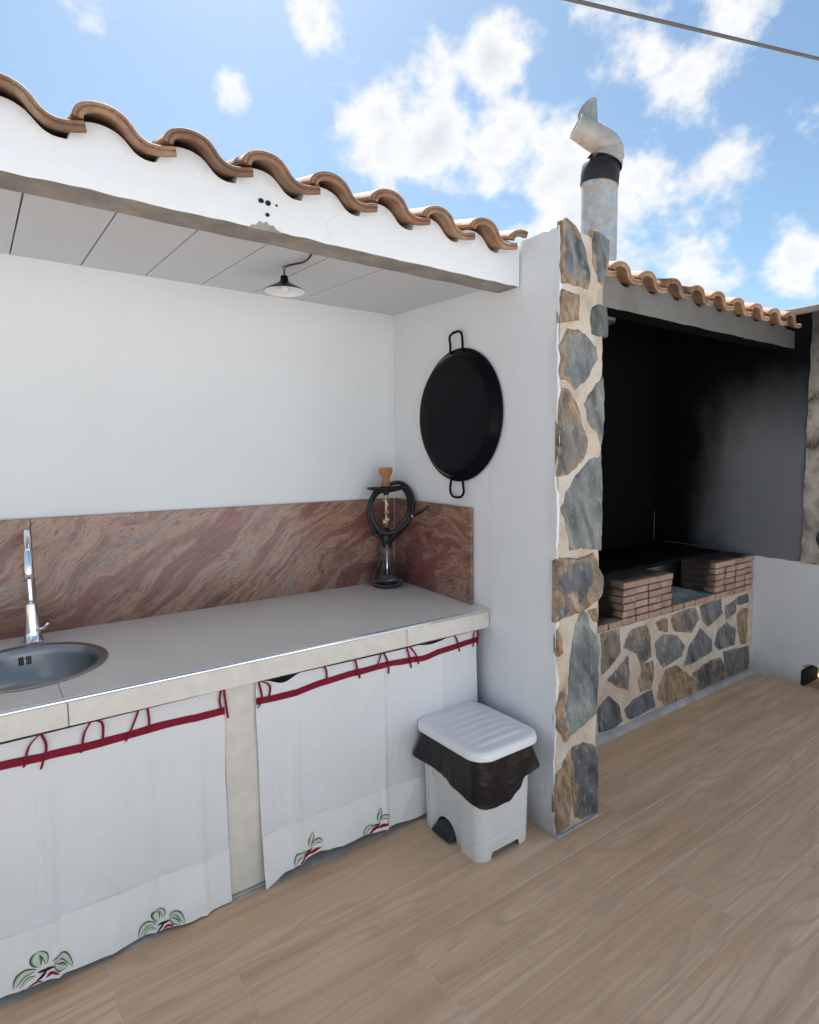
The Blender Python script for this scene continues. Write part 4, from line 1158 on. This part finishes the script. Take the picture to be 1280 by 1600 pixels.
# ------------------------------------------------------------------ hookah
HX, HY = 1.905, 2.868; hz = ctz(HY)
hk = thing('hookah', (HX, HY, hz), 'black hookah with glass base, coiled hose and clay bowl', 'hookah')
out = [(.062, .001), (.085, .008), (.094, .030), (.093, .055), (.080, .085), (.058, .120), (.040, .160), (.031, .200), (.028, .235), (.029, .268)]
v, f = lathe_vf([(.001, .001)] + out + [(r-.0035, z) for r, z in out[::-1][:-2]] + [(.075, .013), (.05, .008), (.001, .008)], (HX, HY, hz), 40); edge_smooth(fixn(mk('glass_base', v, f, GLASS, hk)), 60)
v, f = lathe_vf([(.001, .225), (.024, .225), (.0255, .245), (.036, .262), (.038, .285), (.032, .30), (.03, .315), (.018, .33), (.012, .345), (.001, .345)], (HX, HY, hz), 28); edge_smooth(mk('hub', v, f, DPLASTIC, hk), 40)
v, f = tube_vf([(HX, HY, hz+.24), (HX, HY, hz+.10), (HX, HY, hz+.03)], .006, 10); mk('dip_tube', v, f, CHROME, hk, True)
v, f = lathe_vf([(.010, .33), (.010, .36), (.014, .365), (.010, .372), (.009, .42), (.013, .425), (.009, .432), (.009, .50), (.014, .505), (.010, .512), (.010, .535)], (HX, HY, hz), 16); edge_smooth(mk('stem', v, f, GOLD, hk), 40)
def hk_at(u, d, z): return Vector((HX, HY, 0)) + E1*u + E2*d + UZ*z
for k, (u, z, s) in enumerate(((-.012, 1.345, .012), (.012, 1.358, .009), (.010, 1.40, .007), (-.004, 1.425, .006), (.012, 1.445, .006), (-.01, 1.47, .006), (.016, 1.485, .005))):
    c = hk_at(u, -.016, z)
    v, f = lathe_vf([(.0005, -1.5*s), (s*.7, -s), (s, 0), (s*.7, s), (.0005, 1.4*s)], tuple(c), 12); mk('charm', v, f, GOLD, hk, True)
v, f = lathe_vf([(.012, .535), (.020, .545), (.060, .553), (.105, .566), (.113, .574), (.111, .576), (.100, .571), (.060, .559), (.020, .553), (.012, .57)], (HX, HY, hz), 40); edge_smooth(mk('tray', v, f, DPLASTIC, hk), 50)
v, f = lathe_vf([(.014, .530), (.017, .555), (.016, .59), (.001, .592)], (HX, HY, hz), 20); mk('bowl_joint', v, f, DPLASTIC, hk, True)
v, f = lathe_vf([(.018, .578), (.026, .582), (.025, .60), (.0225, .622), (.027, .642), (.037, .656), (.0405, .672), (.039, .686), (.034, .690), (.030, .684), (.024, .668), (.001, .662)], (HX, HY, hz), 32); edge_smooth(mk('clay_bowl', v, f, CLAY, hk), 50)
# hose: two coils leaning on the stem
hpx = [(592, 838, -.03), (581, 818, -.045), (577, 794, -.05), (586, 771, -.03), (603, 760, .05), (625, 755, .075), (641, 767, .03), (646, 789, -.04), (638, 811, -.06), (620, 827, -.065), (600, 830, -.065), (585, 813, -.065), (581, 788, -.06), (591, 770, .0), (612, 764, .06), (631, 764, .05), (640, 783, -.02), (637, 803, -.07), (622, 824, -.07), (611, 840, -.045), (603, 846, -.02)]
hp = [hk_at((x-604)*.0037, d_, 1.517-(y-768)*.0037) for x, y, d_ in hpx]
v, f = tube_vf(catmull(hp, 6), .0125, 12); mk('hose', v, f, BLACKH, hk, True)
hl = hp[-1]
v, f = tube_vf([(HX+.02, HY-.09, hz+.30), (1.985, 2.735, 1.375), (1.975, 2.63, 1.412), (1.963, 2.545, 1.446)], [.0105, .0105, .0095, .0085], 12); mpc = mk('mouthpiece', v, f, BLACKH, hk, True)
v, f = tube_vf([(1.9835, 2.722, 1.3795), (1.9825, 2.708, 1.385)], .0112, 12); mk('mouthpiece_ring', v, f, CHROME, mpc, True)
v, f = tube_vf([hk_at(-.02, -.02, hz+.285), hk_at(-.05, -.05, hz+.30), hk_at(-.075, -.06, hz+.325)], [.012, .011, .010], 12); mk('hose_port', v, f, DPLASTIC, hk, True)
v, f = tube_vf([hk_at(.025, -.02, hz+.27), hk_at(.045, -.045, hz+.285), hk_at(.062, -.05, hz+.33), hk_at(.085, -.05, hz+.38)], [.012, .0125, .0125, .012], 12); mk('hose_end', v, f, BLACKH, hk, True)

# ------------------------------------------------------------------ paella pan
PY, PZ, PR = 2.372, 1.922, .333
pn = thing('paella_pan', (wx(PY), PY, PZ), 'large black enamel paella pan hanging on the white wall', 'pan')
nx = Vector((-1, .047, 0)).normalized(); ny = Vector((.047, 1, 0)).normalized()
def pan_at(a, z, out): return Vector((wx(PY), PY, PZ)) + ny*a + UZ*z + nx*out
def panlathe(prof, seg=72):
    rings = [[pan_at(r*math.cos(t), r*math.sin(t), o_) for t in [2*math.pi*j/seg for j in range(seg)]] for r, o_ in prof]
    return loft_vf(rings, True, False, False)
v, f = panlathe([(PR, .010), (PR+.003, .013), (PR+.002, .017), (PR-.004, .018), (PR-.012, .026), (PR-.034, .050), (PR-.040, .0545), (PR-.050, .0565), (PR-.09, .0575), (.16, .0585), (.001, .0590)])
o = edge_smooth(mk('pan_body', v, f, BLACKM, pn), 60)
v, f = tube_vf([pan_at(PR*math.cos(t), PR*math.sin(t), .012) for t in [2*math.pi*j/72 for j in range(72)]], .006, 8, True); mk('rim_bead', v, f, BLACKM, o, True)
for s, sk_ in ((1, -.012), (-1, .004)):
    p = [(-.052+sk_*0, PR-.02), (-.052, PR+.03), (-.046+sk_, PR+.066), (-.030+sk_, PR+.084), (.0+sk_, PR+.088), (.030+sk_, PR+.088), (.048+sk_*.5, PR+.072), (.050, PR+.03), (.050, PR-.02)]
    if s < 0: p = [(-.046, PR-.02), (-.058, PR+.03), (-.056, PR+.062), (-.036, PR+.084), (0, PR+.088), (.036, PR+.082), (.054, PR+.060), (.052, PR+.03), (.040, PR-.02)]
    v, f = tube_vf(catmull([pan_at(-a, s*z, .022) for a, z in p], 6), .0062, 10); mk('handle', v, f, BLACKM, pn, True)
c = pan_at(.012, PR+.093, 0)
v, f = tube_vf([c-nx*.02, c+nx*.035], .0025, 8); o = mk('nail', v, f, STEEL, None, True, origin=tuple(c)); tag(o, 'small steel nail in the white wall holding the pan', 'nail')

# ------------------------------------------------------------------ pedal bin
def rrect(cx, cy, hx, hy, r, z, n=8, zf=None):
    pts = []
    for (sx, sy, a0) in ((1, 1, 0), (-1, 1, 90), (-1, -1, 180), (1, -1, 270)):
        for k in range(n+1):
            a = R(a0 + 90*k/n); pts.append((cx+sx*(hx-r)+r*math.cos(a), cy+sy*(hy-r)+r*math.sin(a), z))
    # densify straight sides
    out = []
    for i, p in enumerate(pts):
        q = pts[(i+1) % len(pts)]; out.append(p)
        if i % (n+1) == n:
            m = 22
            for k in range(1, m): out.append((p[0]+(q[0]-p[0])*k/m, p[1]+(q[1]-p[1])*k/m, z))
    return out
BX, BY = 1.760, 1.950
bn = thing('pedal_bin', (BX, BY, 0), 'white plastic pedal bin lined with a black bag', 'bin')
def foot(p, z):
    """arched cut-outs under the four sides leave a foot at each corner"""
    return p
rings = []
for z, hx, hy in ((0.0, .153, .192), (.010, .155, .194), (.045, .156, .195), (.083, .157, .196), (.087, .154, .193), (.091, .157, .196), (.20, .159, .198), (.32, .161, .201), (.45, .164, .205)):
    ring = rrect(BX, BY, hx, hy, .048, z)
    if z < .05:
        ring = [(x, y, (z if min(abs(abs(x-BX)-hx)*0+0, 1) == 0 and (x < BX-hx+.012 or not ((abs(x-BX) < hx-.075) or (abs(y-BY) < hy-.085))) else max(z, .030))) for x, y, _ in ring]
    # arch over the pedal
    if z < .09:
        ring = [(x, y, (max(zz, .085*math.sqrt(max(0, 1-((y-BY-.048)/.074)**2))) if x < BX-hx+.012 else zz)) for x, y, zz in ring]
    # shallow recess in the pedal side (facing -X)
    if z >= .0:
        ring = [(x+(.022 if (x < BX-hx+.012 and -.075 < y-BY < .13) else 0), y, zz) for x, y, zz in ring]
    rings.append(ring)
v, f = loft_vf(rings, True, False, True); o = fixn(mk('body', v, f, GPLASTIC, bn)); edge_smooth(o, 30)
# lid with ribs
LZ = .452; lx, ly = BX+.016, BY+.014; LHX, LHY = .195, .238
rings = []
for s, z in ((.985, LZ), (1.0, LZ+.003), (1.0, LZ+.022), (.985, LZ+.032), (.955, LZ+.038)):
    rings.append(rrect(lx, ly, LHX*s, LHY*s, .085*s, z))
for s in (.92, .88, .86, .84, .80, .72, .64, .55, .46, .36, .26, .15, .05):
    ring = rrect(lx, ly, LHX*s, LHY*s, .085*s, LZ+.040)
    out = []
    for x, y, z in ring:
        ex = max(0, min(1, (.80-abs(x-lx)/LHX)/.06)); ey = max(0, min(1, (.82-abs(y-ly)/LHY)/.05))
        out.append((x, y, z + .004*(1-s) + .0035*ex*ey*math.cos((y-ly)/.0265*math.pi)))
    rings.append(out)
v, f = loft_vf(rings, True, True, True); blid = o = fixn(mk('lid', v, f, WPLASTIC, bn)); edge_smooth(o, 35)
# ribs as raised bars so that they keep their shape from every side
for k in range(-3, 4):
    yy = ly + k*.052
    rr = [[(lx - .140 + .280*i/16, yy + .018*math.cos(q), LZ+.0400 + .0075*math.sin(q)*math.sin(math.pi*min(1, max(0, i/16))) ** .35) for q in [math.pi*j/8 for j in range(9)]] for i in range(17)]
    v, f = loft_vf(rr, False, False, False); mk('lid_rib', v, f, WPLASTIC, blid, True)
# black bag folded over the rim
rings = []
base = rrect(BX, BY, .165, .207, .05, .45)
n = len(base)
low = []
BAGZ = [(-180, .318), (-160, .296), (-145, .276), (-130, .258), (-112, .250), (-95, .256), (-78, .285), (-60, .325), (-48, .345), (-30, .37), (0, .375), (90, .37), (120, .37), (138, .335), (150, .330), (165, .332), (180, .318)]
for i, (x, y, z) in enumerate(base):
    a = math.atan2((y-BY)/.207, (x-BX)/.165)
    def bumpa(c, w): 
        d = (a-c+math.pi) % (2*math.pi)-math.pi
        return math.exp(-(d/w)**2)
    zl = interp(math.degrees(a), BAGZ) + .005*nz(a*3, 2.2) + .002*nz(a*9, 1.1)
    fl = .010 + .034*bumpa(R(140), .16) + .022*bumpa(R(-42), .16) + .008*nz(a*4, 7)
    low.append((zl, fl))
for t in (0, .08, .2, .35, .5, .65, .8, .92, 1.0):
    ring = []
    for i, (x, y, z) in enumerate(base):
        zl, fl = low[i]
        d = Vector((x-BX, y-BY, 0)).normalized()
        zz = .452 + (zl-.452)*t
        off = .006 + .012*math.sin(min(1, t*1.6)*math.pi/2)*.5 + fl*t**1.5 + .007*nz(x*12, y*12, zz*5)*t + .0025*nz(x*34, y*34, zz*12)
        ring.append((x+d.x*off, y+d.y*off, zz))
    rings.append(ring)
inner = [(x+(BX-x)*.02, y+(BY-y)*.02, z+.002) for x, y, z in rings[-1]]
rings.append(inner)
v, f = loft_vf(rings, True, False, False); bbag = edge_smooth(fixn(mk('bin_bag', v, f, BAG, bn)), 60)
# drawstring
c = Vector((BX-.182, BY+.085, .306))
v, f = ribbon_vf(catmull([c, c+Vector((-.006, -.012, -.004)), c+Vector((-.004, -.028, -.012)), c+Vector((0, -.022, -.022))], 5), (0, .3, 1), .010, .003, (1, 0, 0)); mk('drawstring', v, f, YELLOW, bbag)
# pedal
rings = []
for t in [k/8 for k in range(9)]:
    xx = BX-.105-.062*t
    rings.append([(xx, BY+.048 + .070*math.cos(a)*(1-.12*t), .008 + (.070*math.sin(a)**.8)*(1-.80*t**2.5)) for a in [math.pi*k/16 for k in range(17)]])
v, f = loft_vf(rings); edge_smooth(fixn(mk('pedal', v, f, DPLASTIC, bn)), 40)

# ------------------------------------------------------------------ pendant lamp
LX, LY = 1.121, 2.45
pl = thing('pendant_lamp', (LX, LY, cz(LY)), 'small black enamel pendant lamp under the kitchen ceiling', 'lamp')
zc = 2.424
v, f = lathe_vf([(.088, 0), (.0885, .002), (.070, .014), (.045, .026), (.024, .038), (.017, .048), (.016, .064), (.010, .068), (.001, .068)], (LX, LY, zc), 40); shd = edge_smooth(mk('shade', v, f, BLACKM, pl), 50)
v, f = lathe_vf([(.0875, .0005), (.069, .012), (.044, .024), (.022, .036), (.001, .036)], (LX, LY, zc), 40); mk('shade_lining', v, f, WPLASTIC, shd, True)
v, f = lathe_vf([(.001, -.008), (.012, -.005), (.019, .006), (.02, .014), (.012, .028), (.010, .04)], (LX, LY, zc), 20); mk('bulb', v, f, m_simple('bulb_glass', (.75, .75, .72), .2), shd, True)
v, f = tube_vf(catmull([(LX, LY, zc+.06), (LX+.001, LY, zc+.085), (LX-.002, LY-.01, zc+.097), (LX-.004, LY-.07, zc+.092), (LX+.012, LY-.15, zc+.084), (LX+.004, LY-.22, zc+.078), (LX-.01, LY-.30, zc+.082), (LX-.012, LY-.385, zc+.079)], 5), .0038, 8); mk('cord', v, f, BLACKW, pl, True)
v, f = lathe_vf([(.001, .0), (.008, .0), (.008, -.012), (.001, -.012)], (LX-.004, LY-.012, cz(LY)), 12); mk('ceiling_hook', v, f, STEEL, pl, True)
